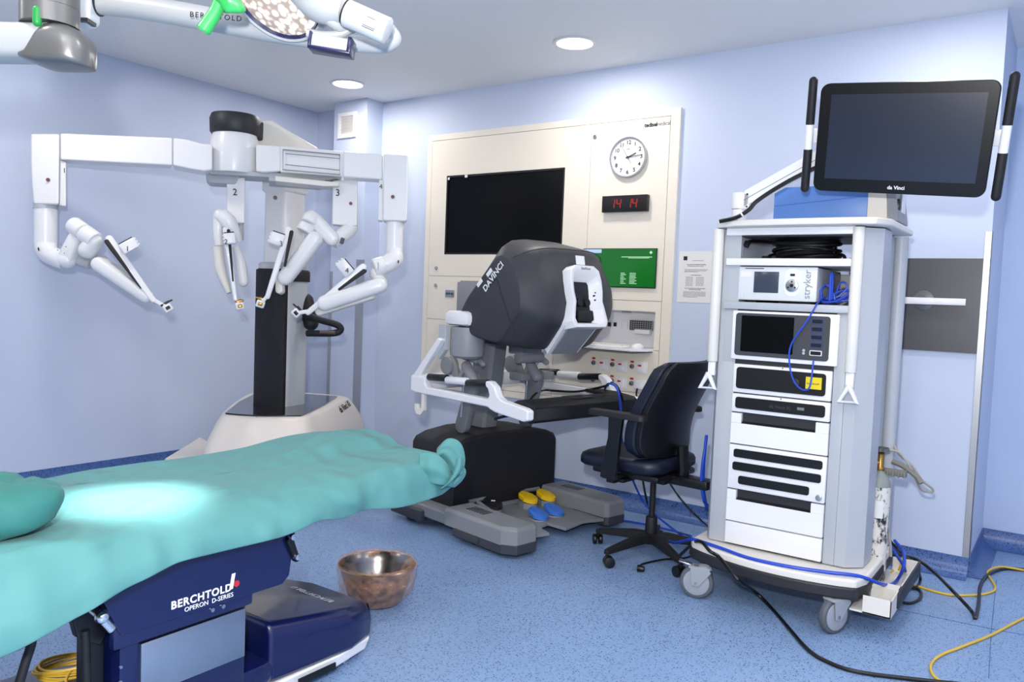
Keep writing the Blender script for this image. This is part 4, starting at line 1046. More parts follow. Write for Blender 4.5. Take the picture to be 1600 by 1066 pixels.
# touch of inner lining
# device fronts  (x range -1.28..-.85)
fx0, fx1 = X(-1.283), X(-.850)
def front(name, z0, z1, mt=M_white, y0=-.018): return MB().b2((fx0, yf+y0, z0+.002), (fx1, yf+.03, z1-.002), .004).build(name, mt, ct)
MB().b2((X(-1.285), yf+.002, .24), (X(-.845), yf+.02, 1.335)).build('front_backing', M_char, ct)
f = MB().b2((X(-1.300), yf-.02, 1.105), (X(-.832), yf+.03, 1.328), .004).build('display_module', M_white, ct)
def inset(par, x0, x1, z0, z1, r, mt, name, y=-.024, d=.006, **k):
    m = MB(); M_ = Matrix(((1, 0, 0, (x0+x1)/2), (0, 0, 1, yf+y), (0, 1, 0, (z0+z1)/2), (0, 0, 0, 1))); m.prism(rrect(x1-x0, z1-z0, r, 5), d, M_); return m.build(name, mt, par, **k)
b0 = inset(f, X(-1.283), X(-.868), 1.124, 1.318, .014, M_dgrey, 'bezel')
sc = inset(f, X(-1.255), X(-1.02), 1.143, 1.307, .003, M_glass_black, 'display', y=-.026)
for i in range(5):
    z = 1.295-.0345*i; mt = M_pedblue if i < 4 else M_white
    o = inset(b0, X(-.947), X(-.895), z-.0115, z+.0115, .004, mat('blue_ring', '#27447e', .4) if i < 4 else M_white, 'port_ring', y=-.0265, d=.004)
    inset(o, X(-.943), X(-.899), z-.008, z+.008, .002, mat('port_dark', '#0c1224', .3), 'port', y=-.0285, d=.004)
m = MB()
for z in (1.166, 1.153): m.cyl((X(-.972), yf-.024, z), (X(-.972), yf-.027, z), .006, seg=14)
m.build('button', M_lgrey, b0)
# stack of slot devices
f = front('device_front', .95, 1.085); sl = inset(f, X(-1.267), X(-.872), .972, 1.07, .014, M_black, 'dark_window')
MB().b2((X(-.955), yf-.028, 1.0), (X(-.888), yf-.0245, 1.052)).build('warning_label', M_ylabel, f, label='yellow warning label')
text('label_print', 'ENDOSCOPE', .009, M_inkb, f, frame((X(-.95), yf-.0285, 1.02), (1, 0, 0), (0, 0, 1)))
MB().cyl((X(-1.0), yf-.022, 1.022), (X(-1.0), yf-.03, 1.022), .02, seg=18, bev=.002).build('knob', M_blackm, f)
f = front('device_front', .86, .948); sl = inset(f, X(-1.265), X(-.868), .88, .932, .012, M_black, 'dark_window')
MB().b2((X(-.985), yf-.026, .902), (X(-.955), yf-.0245, .914)).build('usb_port', M_mgrey, f)
text('lettering', 'da Vinci Xi', .022, M_dgrey, f, frame((X(-1.11), yf-.0245, .898), (1, 0, 0), (0, 0, 1)))
def drawer(z0, z1, s0, s1, sz0, sz1, lab=None):
    m = MB(); yy = yf-.018
    m.b2((fx0, yy, z0+.002), (fx1, yf+.03, sz0)); m.b2((fx0, yy, sz0), (s0, yf+.03, z1-.002)); m.b2((s1, yy, sz0), (fx1, yf+.03, z1-.002))
    d = m.build('drawer', M_white, ct, bevel=.002)
    m = MB(); m.b2((s0, yf+.028, sz0), (s1, yf+.03, z1)); m.quad(Vector((s0, yf-.016, sz0)), Vector((s1, yf-.016, sz0)), Vector((s1, yf+.025, sz0+.02)), Vector((s0, yf+.025, sz0+.02)))
    m.build('recess', M_blackm, d); return d
drawer(.713, .858, X(-1.235), X(-.905), .81, .85)
f = front('device_front', .503, .711)
for x0, x1, z in ((-1.26, -.865, .672), (-1.262, -.868, .612), (-1.232, -.915, .55)):
    inset(f, X(x0), X(x1), z-.019, z+.019, .010, M_black, 'dark_slot')
MB().cyl((X(-.873), yf-.019, .528), (X(-.873), yf-.024, .528), .014, seg=20, bev=.002).build('lock', M_alu, f)
drawer(.352, .501, X(-1.24), X(-.905), .455, .495)
front('drawer', .245, .350)
m = MB(); m.cyl((X(-1.06), yf-.018, 1.079), (X(-1.06), yf-.0195, 1.079), .003, seg=8); m.cyl((X(-1.06), yf-.018, .942), (X(-1.06), yf-.0195, .942), .003, seg=8); m.build('screw', M_char, ct)
# vertical grab rails with triangular pulls
for (x, z1, z0) in ((-1.385, 1.70, 1.085), (-.775, 1.70, 1.085)):
    m = MB(); m.cyl((X(x), Y(3.575), z0), (X(x), Y(3.575), z1), .024, seg=24, bev=.003); m.b2((X(x)-.012, Y(3.575), 1.66), (X(x)+.012, yf+.03, 1.685)); m.b2((X(x)-.012, Y(3.575), z0+.02), (X(x)+.012, yf+.03, z0+.045))
    g_ = m.build('grab_rail', M_offw, ct, ang=50)
    m = MB(); m.box((X(x), Y(3.575), z0-.03), (.034, .02, .07), .005)
    dx = -.012 if x < -1 else .0
    tri = [Vector((X(x)+dx, Y(3.565), z0-.055)), Vector((X(x)+.035+dx, Y(3.562), z0-.125)), Vector((X(x)-.035+dx, Y(3.562), z0-.125)), Vector((X(x)+dx, Y(3.565), z0-.055))]
    m.tube([tri[0], tri[1], tri[2], tri[3]], .012, seg=10, smooth=False); m.build('pull', M_white, g_)
# base plate
def bow(y0, k=.09): return y0
bp_ = []
for i in range(13):
    t = i/12; x = -1.415+t*(.735); bp_.append((X(x), Y(3.53-.085*math.sin(PI*t)**.8*1.0-.05*t)))
bp_ += [(X(-.655), Y(3.56)), (X(-.655), Y(4.12)), (X(-1.44), Y(4.12)), (X(-1.44), Y(3.57))]
bp_ = bp_
board('base_plate', .185, .235, [(x, y) for x, y in bp_], M_offw, .012)
cxm = 0
board('bumper', .150, .205, [((x)*1.01, y*1.012-.004) for x, y in bp_], M_char, .012)
# casters
def caster(x, y, a, lab, brake=False):
    d = Vector((math.cos(a), math.sin(a), 0)); n = Vector((-d.y, d.x, 0)); r = .076
    wc = Vector((X(x), Y(y), r)); top = wc+d*.03
    m = MB(); m.cyl(wc-n*.016, wc+n*.016, r, seg=40, bev=.008); w = m.build('caster', M_rubber, ct, ang=50)
    m = MB(); m.cyl(wc-n*.020, wc+n*.020, r*.78, seg=36, bev=.003); m.cyl(wc-n*.03, wc+n*.03, .008, seg=12); m.build('caster_hub', M_casth, w)
    m = MB()
    for s in (-1, 1):
        q = n*(s*.026); m.loft([[wc+q+o+n*(s*t_) for o in (d*(-.018)+Vector((0, 0, -.012)), d*.012+Vector((0, 0, -.014)), d*.065+Vector((0, 0, .055)), d*.055+Vector((0, 0, .072)), d*-.03+Vector((0, 0, .072)))] for t_ in (0, .004)])
    m.box((0, 0, 0), (.1, .058, .008), .002, M=Matrix.Translation(wc+d*.012+Vector((0, 0, .070)))@Matrix.Rotation(a, 4, 'Z'))
    m.cyl(top+Vector((0, 0, .07)), top+Vector((0, 0, .080)), .024, seg=20)
    m.build('caster_fork', M_casth, w, bevel=.001)
    if brake:
        m = MB(); m.box((0, 0, 0), (.06, .035, .008), .003, M=Matrix.Translation(wc-d*.055+Vector((0, 0, .082)))@Matrix.Rotation(a, 4, 'Z')@Matrix.Rotation(R(12), 4, 'Y')); m.build('brake_pedal', M_steel, w)
caster(-1.355, 3.45, R(15), '', True); caster(-.755, 3.46, R(62), ''); caster(-1.33, 4.04, R(100), ''); caster(-.75, 4.04, R(80), '')
# side tray for the gas cylinder
ty0, ty1, tx0, tx1 = Y(3.50), Y(4.16), X(-.655), X(-.545)
m = MB(); m.b2((tx0-.05, ty0, .10), (tx1, ty1, .108)); m.b2((tx1-.006, ty0, .10), (tx1, ty1, .175)); m.b2((tx0, ty0, .10), (tx1, ty0+.006, .175)); m.b2((tx0, ty1-.006, .10), (tx1, ty1, .175)); m.b2((tx0, Y(3.66), .10), (tx1, Y(3.73), .175))
m.build('cylinder_tray', M_offw, ct, bevel=.001)
MB().b2((tx1, ty0+.12, .11), (tx1+.01, ty1, .178), .003).build('tray_bumper', M_char, ct)
MB().b2((tx0, ty0+.02, .109), (tx1-.01, Y(3.655), .112)).build('tray_dirt', mat('rust', '#6d6052', .8, noise=.6, nscale=60), ct)
# cylinder belt
m = MB(); m.box((X(-.665), Y(3.955), .618), (.15, .03, .03), .004)
for i in range(7): m.box((X(-.735)+i*.023, Y(3.935), .618), (.008, .014, .034), .002)
m.tube([Vector((X(-.66), Y(4.0), .66)), Vector((X(-.61), Y(3.99), .645)), Vector((X(-.55), Y(3.97), .61)), Vector((X(-.53), Y(3.96), .585))], .013, seg=8)
m.build('belt', mat('belt_grey', '#7a7872', .6), ct)
# gas cylinder
gc = Vector((-.698, 3.93, .113))
gy = thing('gas_cylinder', 'worn white gas cylinder with brass valve standing at the cart side', 'gas cylinder', gc)
m_ = mat('worn_white', '#dcd8cf', .6)
nt = m_.node_tree; b = nt.nodes['Principled BSDF']; tc = nt.nodes.new('ShaderNodeTexCoord'); mp = nt.nodes.new('ShaderNodeMapping'); mp.inputs['Scale'].default_value = (22, 22, 11)
nt.links.new(tc.outputs['Object'], mp.inputs['Vector']); n = nt.nodes.new('ShaderNodeTexNoise'); n.inputs['Scale'].default_value = 1; n.inputs['Detail'].default_value = 9; n.inputs['Roughness'].default_value = .75; nt.links.new(mp.outputs[0], n.inputs['Vector'])
cr = nt.nodes.new('ShaderNodeValToRGB'); cr.color_ramp.elements[0].position = .50; cr.color_ramp.elements[0].color = rgb('#dcd9d2'); cr.color_ramp.elements[1].position = .57; cr.color_ramp.elements[1].color = rgb('#1c1b1c'); nt.links.new(n.outputs['Fac'], cr.inputs[0]); nt.links.new(cr.outputs[0], b.inputs['Base Color'])
MB().lathe([(.046, 0), (.050, .006), (.051, .05), (.051, .42), (.048, .455), (.036, .485), (.022, .50), (.018, .51)], 32).build('cylinder_body', m_, gy, ang=60)
MB().lathe([(.0505, .440), (.0485, .457), (.0365, .487), (.0225, .502), (.018, .512)], 32, cap=False).build('shoulder', mat('shoulder_grey', '#8c9290', .5), gy)
m = MB(); m.lathe([(.018, .50), (.020, .52), (.014, .53), (.014, .585), (.018, .59), (.010, .60)], 16); m.cyl((0, 0, .545), (-.035, -.01, .545), .012); m.build('valve', M_brass, gy)
m = MB()
for i in range(8): a = i*PI/4; m.cyl((.026*math.cos(a), .026*math.sin(a), .60), (.026*math.cos(a), .026*math.sin(a), .616), .009, seg=10)
m.cyl((0, 0, .60), (0, 0, .616), .026, seg=20); m.build('hand_wheel', mat('wheel_grey', '#5c5e5e', .5), gy)
m = MB(); ring = []
for k in range(8): a = R(-150+k*14); ring.append((.0525*math.cos(a), .0525*math.sin(a)))
m.loft([[Vector((x, y, z)) for x, y in ring] for z in (.30, .38)], cap=False, close=False); m.build('paper_label', M_paper, gy)
# cylinder touch: reddish tag on the valve
MB().box((-.012, -.016, .535), (.022, .008, .018), .003).build('tag', mat('tag_maroon', '#7c2b2c', .5), gy)

# ---- things on the cart
# light source unit on shelf
lu = thing('light_source_unit', 'grey light source unit with small screen on the cart shelf', 'medical device', (X(-1.115)-1.065, 3.79, 1.368))
M_unit = mat('unit_white', '#dcdfe2', .35)
hw = .176
MB().b2((-hw, -.17, .012), (hw, .22, .160), .004).build('case', M_lgrey, lu)
MB().b2((-hw, -.19, .010), (hw, -.17, .163), .006).build('face_plate', M_unit, lu)
MB().b2((-.102, -.193, .045), (.010, -.19, .140), .001).build('display', M_scr2, lu)
m = MB(); pts = rrect(.068, .125, .033, 8); m.prism(pts, .004, Matrix(((1, 0, 0, .070), (0, 0, -1, -.188), (0, 1, 0, .095), (0, 0, 0, 1)))); m.build('port_surround', M_white, lu)
m = MB(); m.cyl((.070, -.19, .080), (.070, -.20, .080), .028, seg=32, bev=.003); pr = m.build('light_port', M_steel, lu)
m = MB(); m.cyl((.070, -.2, .080), (.070, -.2015, .080), .008, seg=16); 
for a in range(3): m.cyl((.070+.017*math.cos(R(90+120*a)), -.2, .080+.017*math.sin(R(90+120*a))), (.070+.017*math.cos(R(90+120*a)), -.2012, .080+.017*math.sin(R(90+120*a))), .004, seg=10)
m.build('port_holes', M_black, pr)
MB().b2((.060, -.1945, .122), (.080, -.192, .132)).build('indicator_window', M_black, lu)
text('lettering', 'stryker', .044, M_grey, lu, frame((.148, -.1915, .022), (0, 0, 1), (-1, 0, 0)), ext=.0006)
MB().b2((-.165, -.1915, .115), (-.115, -.19, .142)).build('sticker', M_paper, lu)
MB().b2((-.145, -.1915, .152), (-.06, -.19, .156)).build('model_line', M_ink, lu)
MB().cyl((-.152, -.19, .028), (-.152, -.194, .028), .008, seg=16).build('power_button', M_unit, lu)
MB().b2((-.14, -.15, 0), (-.10, .18, .012)).b2((.10, -.15, 0), (.14, .18, .012)).build('foot', M_black, lu)
# black cable coil on the top shelf
cb = MB()
for i in range(9):
    a0 = random.random()*6; pts = []
    rx, ry = .150+random.uniform(-.03, .012), .105+random.uniform(-.02, .01)
    for k in range(25):
        a = a0+2*PI*k/24; pts.append(Vector((rx*math.cos(a), ry*math.sin(a), .016+i*.0105+.006*math.sin(a*2+i))))
    cb.tube(pts, .0085, seg=8, n=2)
cb.tube([Vector((-.11, -.02, .02)), Vector((-.15, -.06, .03)), Vector((-.13, .03, .05)), Vector((-.19, -.02, .02))], .012, seg=8)
cb.tube([Vector((.11, .0, .05)), Vector((.16, .0, .045)), Vector((.165, .0, .025)), Vector((.11, .0, .015))], .007, seg=8)
o = cb.build('cable_coil', M_black); o.location = (-1.04, 3.77, 1.549); tag(o, 'coiled black power cable lying on the top shelf of the cart', 'cable coil')
m = MB(); m.box((.115, -.02, .045), (.035, .03, .07), .004).box((-.15, -.05, .02), (.07, .03, .035), .006); m.build('plug', M_blackm, o)
MB().box((-.055, -.095, .012), (.055, .006, .012), .001).build('cable_tag', M_white, o, label='white cable tag')
# black cord at the left inside wall of the top shelf
o = MB().tube([(-1.275, 3.63, 1.635), (-1.262, 3.68, 1.652), (-1.20, 3.85, 1.655), (-1.12, 4.0, 1.64), (-1.10, 4.05, 1.60), (-1.10, 4.04, 1.555)], .008).tube([(-1.275, 3.63, 1.625), (-1.27, 3.64, 1.645)], .014).build('hanging_cable', M_black)
tag(o, 'short black cord hanging under the cart top at the left of the upper shelf', 'cord')
# blue network cable bundle on shelf, running down to the port
bl = MB()
def bt(pts, r=.0045, seg=8): bl.tube(pts, r, seg=seg)
ox, oy, oz = -.885, 3.66, 1.372
bt([(ox-.04, oy, oz+.01), (ox-.05, oy-.0, oz+.06), (ox-.03, oy, oz+.085), (ox+.0, oy, oz+.05), (ox+.01, oy, oz+.02)])
bt([(ox-.01, oy-.01, oz+.01), (ox-.012, oy-.01, oz+.12), (ox-.004, oy-.01, oz+.125), (ox-.002, oy-.01, oz+.02)], .006)
bt([(ox-.03, oy, oz+.02), (ox+.03, oy+.02, oz+.06), (ox+.07, oy+.02, oz+.055), (ox+.078, oy, oz+.04)], .005)
bt([(ox-.0, oy+.02, oz+.01), (ox+.02, oy+.02, oz+.09), (ox+.045, oy+.02, oz+.095), (ox+.05, oy+.02, oz+.07), (ox+.02, oy+.01, oz+.035), (ox-.02, oy, oz+.02)])
bt([(ox-.05, oy-.01, oz+.06), (ox-.035, oy-.02, oz+.01), (ox+.03, oy-.02, oz+.015), (ox+.07, oy-.01, oz+.02)], .006)
bt([(ox+.02, oy-.02, oz+.01), (ox+.05, oy-.02, oz+.03), (ox+.075, oy-.01, oz+.05)], .008)
main = [Vector((ox-.03, oy-.01, oz+.03)), Py(1278, 473, 3.57), Py(1262, 500, 3.555), Py(1238, 535, 3.555), Py(1233, 560, 3.55), Py(1238, 590, 3.55), Py(1250, 607, 3.55), Py(1263, 608, 3.55), Py(1268, 590, 3.555), Py(1271, 563, 3.57)]
bt(main, .0038)
o = bl.build('network_cable', M_cabblue); tag(o, 'blue network cable bunched on the shelf and looping down over the cart front', 'cable')
# blue metal unit on top with white monitor side
bu = thing('blue_unit', 'blue metal box unit on top of the cart under the monitor', 'device', (-.97, 3.80, 1.735))
MB().b2((-.225, -.05, .004), (.185, .22, .17), .003).build('case', M_boxblue, bu)
m = MB(); m.loft([[Vector((x, y, z)) for x, z in ((.185, .004), (.27, .004), (.255, .20), (.185, .20))] for y in (-.055, .225)]); m.build('front_frame', M_offw, bu, bevel=.004)
m = MB(); a_ = [(.272, -.03, .0), (.325, .02, .0), (.315, .06, .2), (.255, .0, .22)]
m.loft([[Vector((.27, -.06, .004)), Vector((.31, -.04, .004)), Vector((.285, -.04, .20)), Vector((.255, -.06, .20))], [Vector((.27, .22, .004)), Vector((.31, .20, .004)), Vector((.285, .20, .20)), Vector((.255, .22, .20))]])
fp = m.build('face_panel', M_grey, bu, bevel=.006)
m = MB(); m.box((.302, -.0, .08), (.016, .045, .05), .008); m.build('knob', M_black, fp)
m = MB(); m.box((.305, .09, .11), (.004, .09, .12), .002, M=Matrix.Translation((.0, 0, 0))); m.build('display', M_white, fp)
MB().tube([(-.22, -.052, .085), (.18, -.052, .115)], .0012, seg=5, smooth=False).build('seam', M_pedblue, bu)
# monitor arm + monitor
MT = Vector((-.617, 3.45, 2.028)); RM = Matrix.Rotation(.035, 4, 'Z')@Matrix.Rotation(.274, 4, 'X')@Matrix.Rotation(.087, 4, 'Y')
mo = thing('monitor', 'black framed touch monitor with two grab handles above the cart', 'monitor', MT)
mo.rotation_mode = 'QUATERNION'; mo.rotation_quaternion = RM.to_quaternion()
mw, mh = .632, .430
def mface(w, h, r, y0, y1): m = MB(); m.prism(rrect(w, h, r, 7), y1-y0, Matrix(((1, 0, 0, 0), (0, 0, 1, y0), (0, 1, 0, 0), (0, 0, 0, 1)))); return m
mface(mw, mh, .035, -.0, .035).build('housing', mat('monitor_black', '#060607', .3, spec=.3), mo, bevel=.004)
MB().b2((-.272+.0, -.002, -.162), (.278, .0005, .172)).build('display', M_scr, mo)
MB().b2((-.2, .03, -.12), (.2, .07, .12), .02).build('rear_cover', M_white, mo)
text('lettering', 'da Vinci', .020, M_text_w, mo, frame((-.028, -.0006, -.196), (1, 0, 0), (0, 0, 1)), bold=.0004)
MB().b2((-.352, .035, -.025), (.352, .055, .035), .004).build('crossbar', M_white, mo)
for s in (-1, 1):
    x = s*.352; m = MB(); m.cyl((x, .02, -.05), (x, .02, .055), .0165, seg=20); h = m.build('handle_sleeve', M_white, mo)
    MB().capsule((x, .02, -.21), (x, .02, -.06), .0175).cyl((x, .02, -.06), (x, .02, -.048), .0175).build('grip', M_blackm, h)
    MB().capsule((x, .02, .07), (x, .02, .225), .0175).cyl((x, .02, .053), (x, .02, .07), .0175).build('grip', M_blackm, h)
# arm on the cart
AO = Vector((-1.29, 3.56, 1.735))
m = MB(); m.cyl((0, 0, 0), (0, 0, .05), .032, seg=24); m.cyl((0, 0, .052), (0, 0, .125), .036, seg=24, bev=.002)
P0 = Vector((.03, 0, .095)); P1 = Py(1268, 255, 3.56)-AO; P1 = P0+(P1-P0)*1.9
d_ = (P1-P0).normalized(); m.box((.03, 0, .085), (.05, .06, .075), .006)
pts = []
up_ = Vector((0, 0, 1))
m.loft([[p+Vector((0, y, 0))+up_*z for y, z in ((-.03, -.036), (.03, -.036), (.03, .036), (-.03, .036))] for p in (P0, P1)])
ar = m.build('monitor_arm', M_white, ct, bevel=.004); ar.location = AO-CC; ar['label'] = 'white spring arm of the monitor'
m = MB(); m.tube([P0+Vector((0, -.031, -.005)), P1+Vector((0, -.031, -.005))], .0015, seg=5, smooth=False); m.build('arm_seam', M_grey, ar)
m = MB()
for z in (.06, .115): m.cyl((.045, -.031, z-.0), (.045, -.034, z), .004, seg=10)
m.build('screw', M_inkb, ar)
MB().tube([P1, P1+Vector((.05, -.0, .02)), MT-AO+Vector((0, .10, .0))], .022).build('head_joint', M_white, ar)
o = MB().tube([Py(1125, 346, 3.52), Py(1150, 340, 3.51), Py(1170, 328, 3.51), Py(1182, 315, 3.52), Py(1215, 293, 3.52), Py(1262, 268, 3.52), P1+AO+Vector((0, 0, -.06))], .0095).build('arm_cable', M_black)
tag(o, 'thick black cable strapped along the white monitor arm', 'cable')
m = MB(); p = Py(1160, 335, 3.51); m.cyl(p-Vector((.003, 0, .002)), p+Vector((.003, 0, .002)), .0115, seg=14); m.build('cable_tie', M_white, o)
# ================================================================== OPERATING TABLE
TO = Vector((-2.28, 1.45, 0))
tb = thing('operating_table', 'navy blue operating table on a low pedestal base under the teal drape', 'operating table', TO)
tl = lambda x, y, z: Vector((x, y, z))-TO
m = MB()
def foot_ring(z, k, dx=0):
    pts = [(-2.035, 1.60), (-2.02, 1.95), (-2.05, 2.06), (-2.12, 2.12), (-2.40, 2.12), (-2.50, 2.05), (-2.56, 1.90), (-2.56, 1.60)]
    cx, cy = -2.29, 1.75
    return [tl(cx+(x-cx)*k, cy+(y-cy)*k, z) for x, y in pts]
m.loft([foot_ring(.075, .99), foot_ring(.15, 1.0), [Vector((p.x, p.y, .235-.12*max(0, p.y+1.45-1.6))) for p in foot_ring(.20, .985)], [tl(x_, y_, z_) for (x_, y_, z_) in [(x1, y1, .275-.16*(y1-1.6)) for x1, y1 in [(-2.06, 1.60), (-2.06, 1.93), (-2.09, 2.01), (-2.15, 2.06), (-2.38, 2.06), (-2.46, 2.01), (-2.51, 1.90), (-2.51, 1.60)]]]])
ft = m.build('base_cover', M_navy, tb, bevel=.02, ang=50)
m = MB(); m.loft([[tl(-2.28+(x+2.28)*k, 1.5+(y-1.5)*k, z) for x, y in [(-2.03, .55), (-2.03, 1.9), (-2.06, 2.07), (-2.14, 2.12), (-2.40, 2.12), (-2.52, 2.05), (-2.55, 1.9), (-2.55, .55)]] for z, k in ((.03, .97), (.075, 1.0))])
m.build('base_rim', M_white, ft, bevel=.008)
MB().b2(tl(-2.55, .62, .075), tl(-2.03, 1.62, .16), .03).build('base_step', M_navy, tb)
MB().b2(tl(-2.50, .2, .075), tl(-2.03, .98, .17), .04).build('base_rear', M_navy, tb)
MB().b2(tl(-2.017, 1.70, .043), tl(-2.012, 1.86, .066)).build('warning_strip', M_black, ft)
m = MB()
for y in (1.98, .7): m.cyl(tl(-2.10, y, 0), tl(-2.10, y, .035), .018, seg=16)
for y in (1.98, .7): m.cyl(tl(-2.46, y, 0), tl(-2.46, y, .035), .018, seg=16)
m.build('levelling_foot', M_steel, tb)
Mt = frame(tl(-2.28, 1.98, .2235), (0, -1, 0), (1, 0, 0))
tt = Matrix.Rotation(R(0), 4, 'X')
def ftop(px, py):
    n0 = Vector((0, .16, 1)); return Pp(px, py, Vector((-2.3, 1.6, .277)), n0)-TO
o_ = ftop(524, 940); xx = ftop(462, 917)-o_
text('lettering', 'BERCHTOLD', xx.length/5.9, M_lgrey, ft, frame(o_, xx, xx.cross(Vector((0, .16, 1)))*-1), ext=.001, spacing=1.1)
# pedestal column
MB().b2(tl(-2.14, 1.08, .15), tl(-1.985, 1.47, .60), .01).build('column', M_navy, tb)
MB().b2(tl(-1.986, 1.13, .245), tl(-1.968, 1.455, .392), .002).build('steel_cover', M_steel, tb, label='brushed steel plate')
MB().b2(tl(-1.986, 1.05, .40), tl(-1.960, 1.475, .46), .008).build('column_collar', M_navy, tb)
m = MB()
for y in (1.335, 1.37): m.cyl(tl(-1.96, y, .425), tl(-1.955, y, .425), .006, seg=12)
for z in (.30, .34): m.cyl(tl(-1.99, 1.085, z), tl(-1.984, 1.085, z), .004, seg=10)
m.build('screw', M_steel, tb)
# side panel with lettering
m = MB(); yz = [(1.055, .46), (1.07, .435), (1.58, .432), (1.605, .455), (1.63, .62), (1.00, .62), (1.01, .56)]
m.loft([[tl(-1.985, y, z) for y, z in yz], [tl(-1.955, y, z) for y, z in yz]]); sp_ = m.build('side_panel', M_navy, tb, bevel=.006)
a = Px(267, 953, -1.953)-TO; b_ = Px(356, 922, -1.953)-TO
text('lettering', 'BERCHTOLD', .0305, M_text_w, sp_, frame(a, (0, 1, 0), (0, 0, 1)), ext=.0006, bold=.0008, spacing=1.12)
a = Px(288, 957, -1.953)-TO
text('lettering', 'OPERON  D-SERIES', .0185, M_text_w, sp_, frame(a, (0, 1, 0), (0, 0, 1)), ext=.0006)
a = Px(358, 922, -1.953)-TO
MB().loft([[a+Vector((dx, y, z)) for y, z in ((0, 0), (.012, 0), (.020, .045), (.008, .045))] for dx in (0, .001)]).build('logo_bar', M_text_w, sp_)
MB().cyl(a+Vector((0, .025, .012)), a+Vector((.001, .025, .012)), .0095, seg=20).build('logo_dot', M_tape, sp_)
# table top frame
MB().b2(tl(-2.42, .2, .60), tl(-2.02, 2.30, .66), .01).build('table_frame', M_char, tb)
MB().b2(tl(-2.49, .2, .655), tl(-1.97, 2.34, .712), .02).build('mattress', M_blackm, tb)
m = MB(); m.b2(tl(-1.965, .3, .635), tl(-1.955, 2.15, .66)); m.b2(tl(-2.50, .3, .635), tl(-2.49, 2.15, .66)); m.build('side_rail', M_steel, tb)
# clamp with knobs at the right end of the panel
m = MB(); p0 = Px(452, 845, -1.95)-TO; p1 = Px(462, 868, -1.95)-TO
m.slab(p0, p1+Vector((0, 0, -.01)), .012, .010, .02, (1, 0, 0)); k_ = m.build('rail_clamp', M_black, tb)
m = MB(); q = Px(453, 838, -1.95)-TO; m.cyl(q, q+Vector((.02, 0, 0)), .010, seg=16, bev=.002); q = Px(460, 869, -1.95)-TO; m.cyl(q, q+Vector((.02, 0, 0)), .010, seg=16, bev=.002); m.build('clamp_knob', M_chrome, k_)
m = MB(); q = Px(159, 964, -1.95)-TO; m.sphere(q, (.018, .018, .018)); m.cyl(q+Vector((0, .0, -.005)), q+Vector((.0, .025, -.04)), .012); m.cyl(q, q+Vector((-.06, -.01, .02)), .012); m.build('steel_knob', M_chrome, tb)
m = MB(); m.b2(tl(-2.09, 1.02, .16), tl(-2.04, 1.07, .50)); m.loft([[tl(x, y, z) for y, z in ((.955, .58), (.99, .55), (1.07, .44), (1.05, .40), (.99, .44))] for x in (-2.05, -2.02)]); m.build('tilt_mechanism', M_black, tb, bevel=.004)
m = MB(); m.cyl(Px(133, 985, -2.02)-TO, Px(136, 1070, -2.02)-TO+Vector((0, 0, -.03)), .011); m.build('guide_rod', M_blackm, tb)
o = MB().tube([Px(52, 985, -1.98), Px(48, 1010, -1.98), Px(40, 1035, -1.98), Px(28, 1075, -1.98)], .011, seg=12).build('black_hose', M_blackm)
tag(o, 'ribbed black hose hanging below the drape at the left of the table', 'hose')
# yellow cable coil resting on the base
yc = Pz(116, 1050, .172)
m = MB()
for i in range(7):
    a0 = random.random()*6; rx, ry = .098+random.uniform(-.012, .006), .060+random.uniform(-.012, .006); pts = []
    for k in range(21):
        a = a0+2*PI*k/20; pts.append(Vector((rx*math.cos(a)*.3+ry*math.sin(a), rx*math.cos(a), .005+.005*i+.004*math.sin(2*a+i))))
    m.tube(pts, .0036, seg=7, n=2)
m.tube([Vector((.04, -.02, .02)), Vector((.05, -.035, .03)), Vector((.075, -.06, .02)), Vector((.12, -.07, .0))], .0036); m.tube([Vector((0, .08, .02)), Vector((.01, .12, .015)), Vector((.03, .115, .012)), Vector((.03, .07, .015))], .0036)
o = m.build('cable_coil', M_cabyel); o.location = yc; tag(o, 'coil of thin yellow cable lying on the navy table base', 'cable coil')
m = MB(); m.box((.0, .075, .018), (.03, .008, .035), .002).box((.045, -.0, .018), (.008, .03, .035), .002); m.build('cable_tie', M_black, o)

# ---- drape: cloth mesh laid over the mattress, hanging on both sides
random.seed(3)
def interp(T, y, k):
    if y <= T[0][0]: return T[0][k]
    for a, b in zip(T, T[1:]):
        if y <= b[0]:
            t = (y-a[0])/(b[0]-a[0]); t = t*t*(3-2*t)*.5+t*.5; return a[k]+(b[k]-a[k])*t
    return T[-1][k]
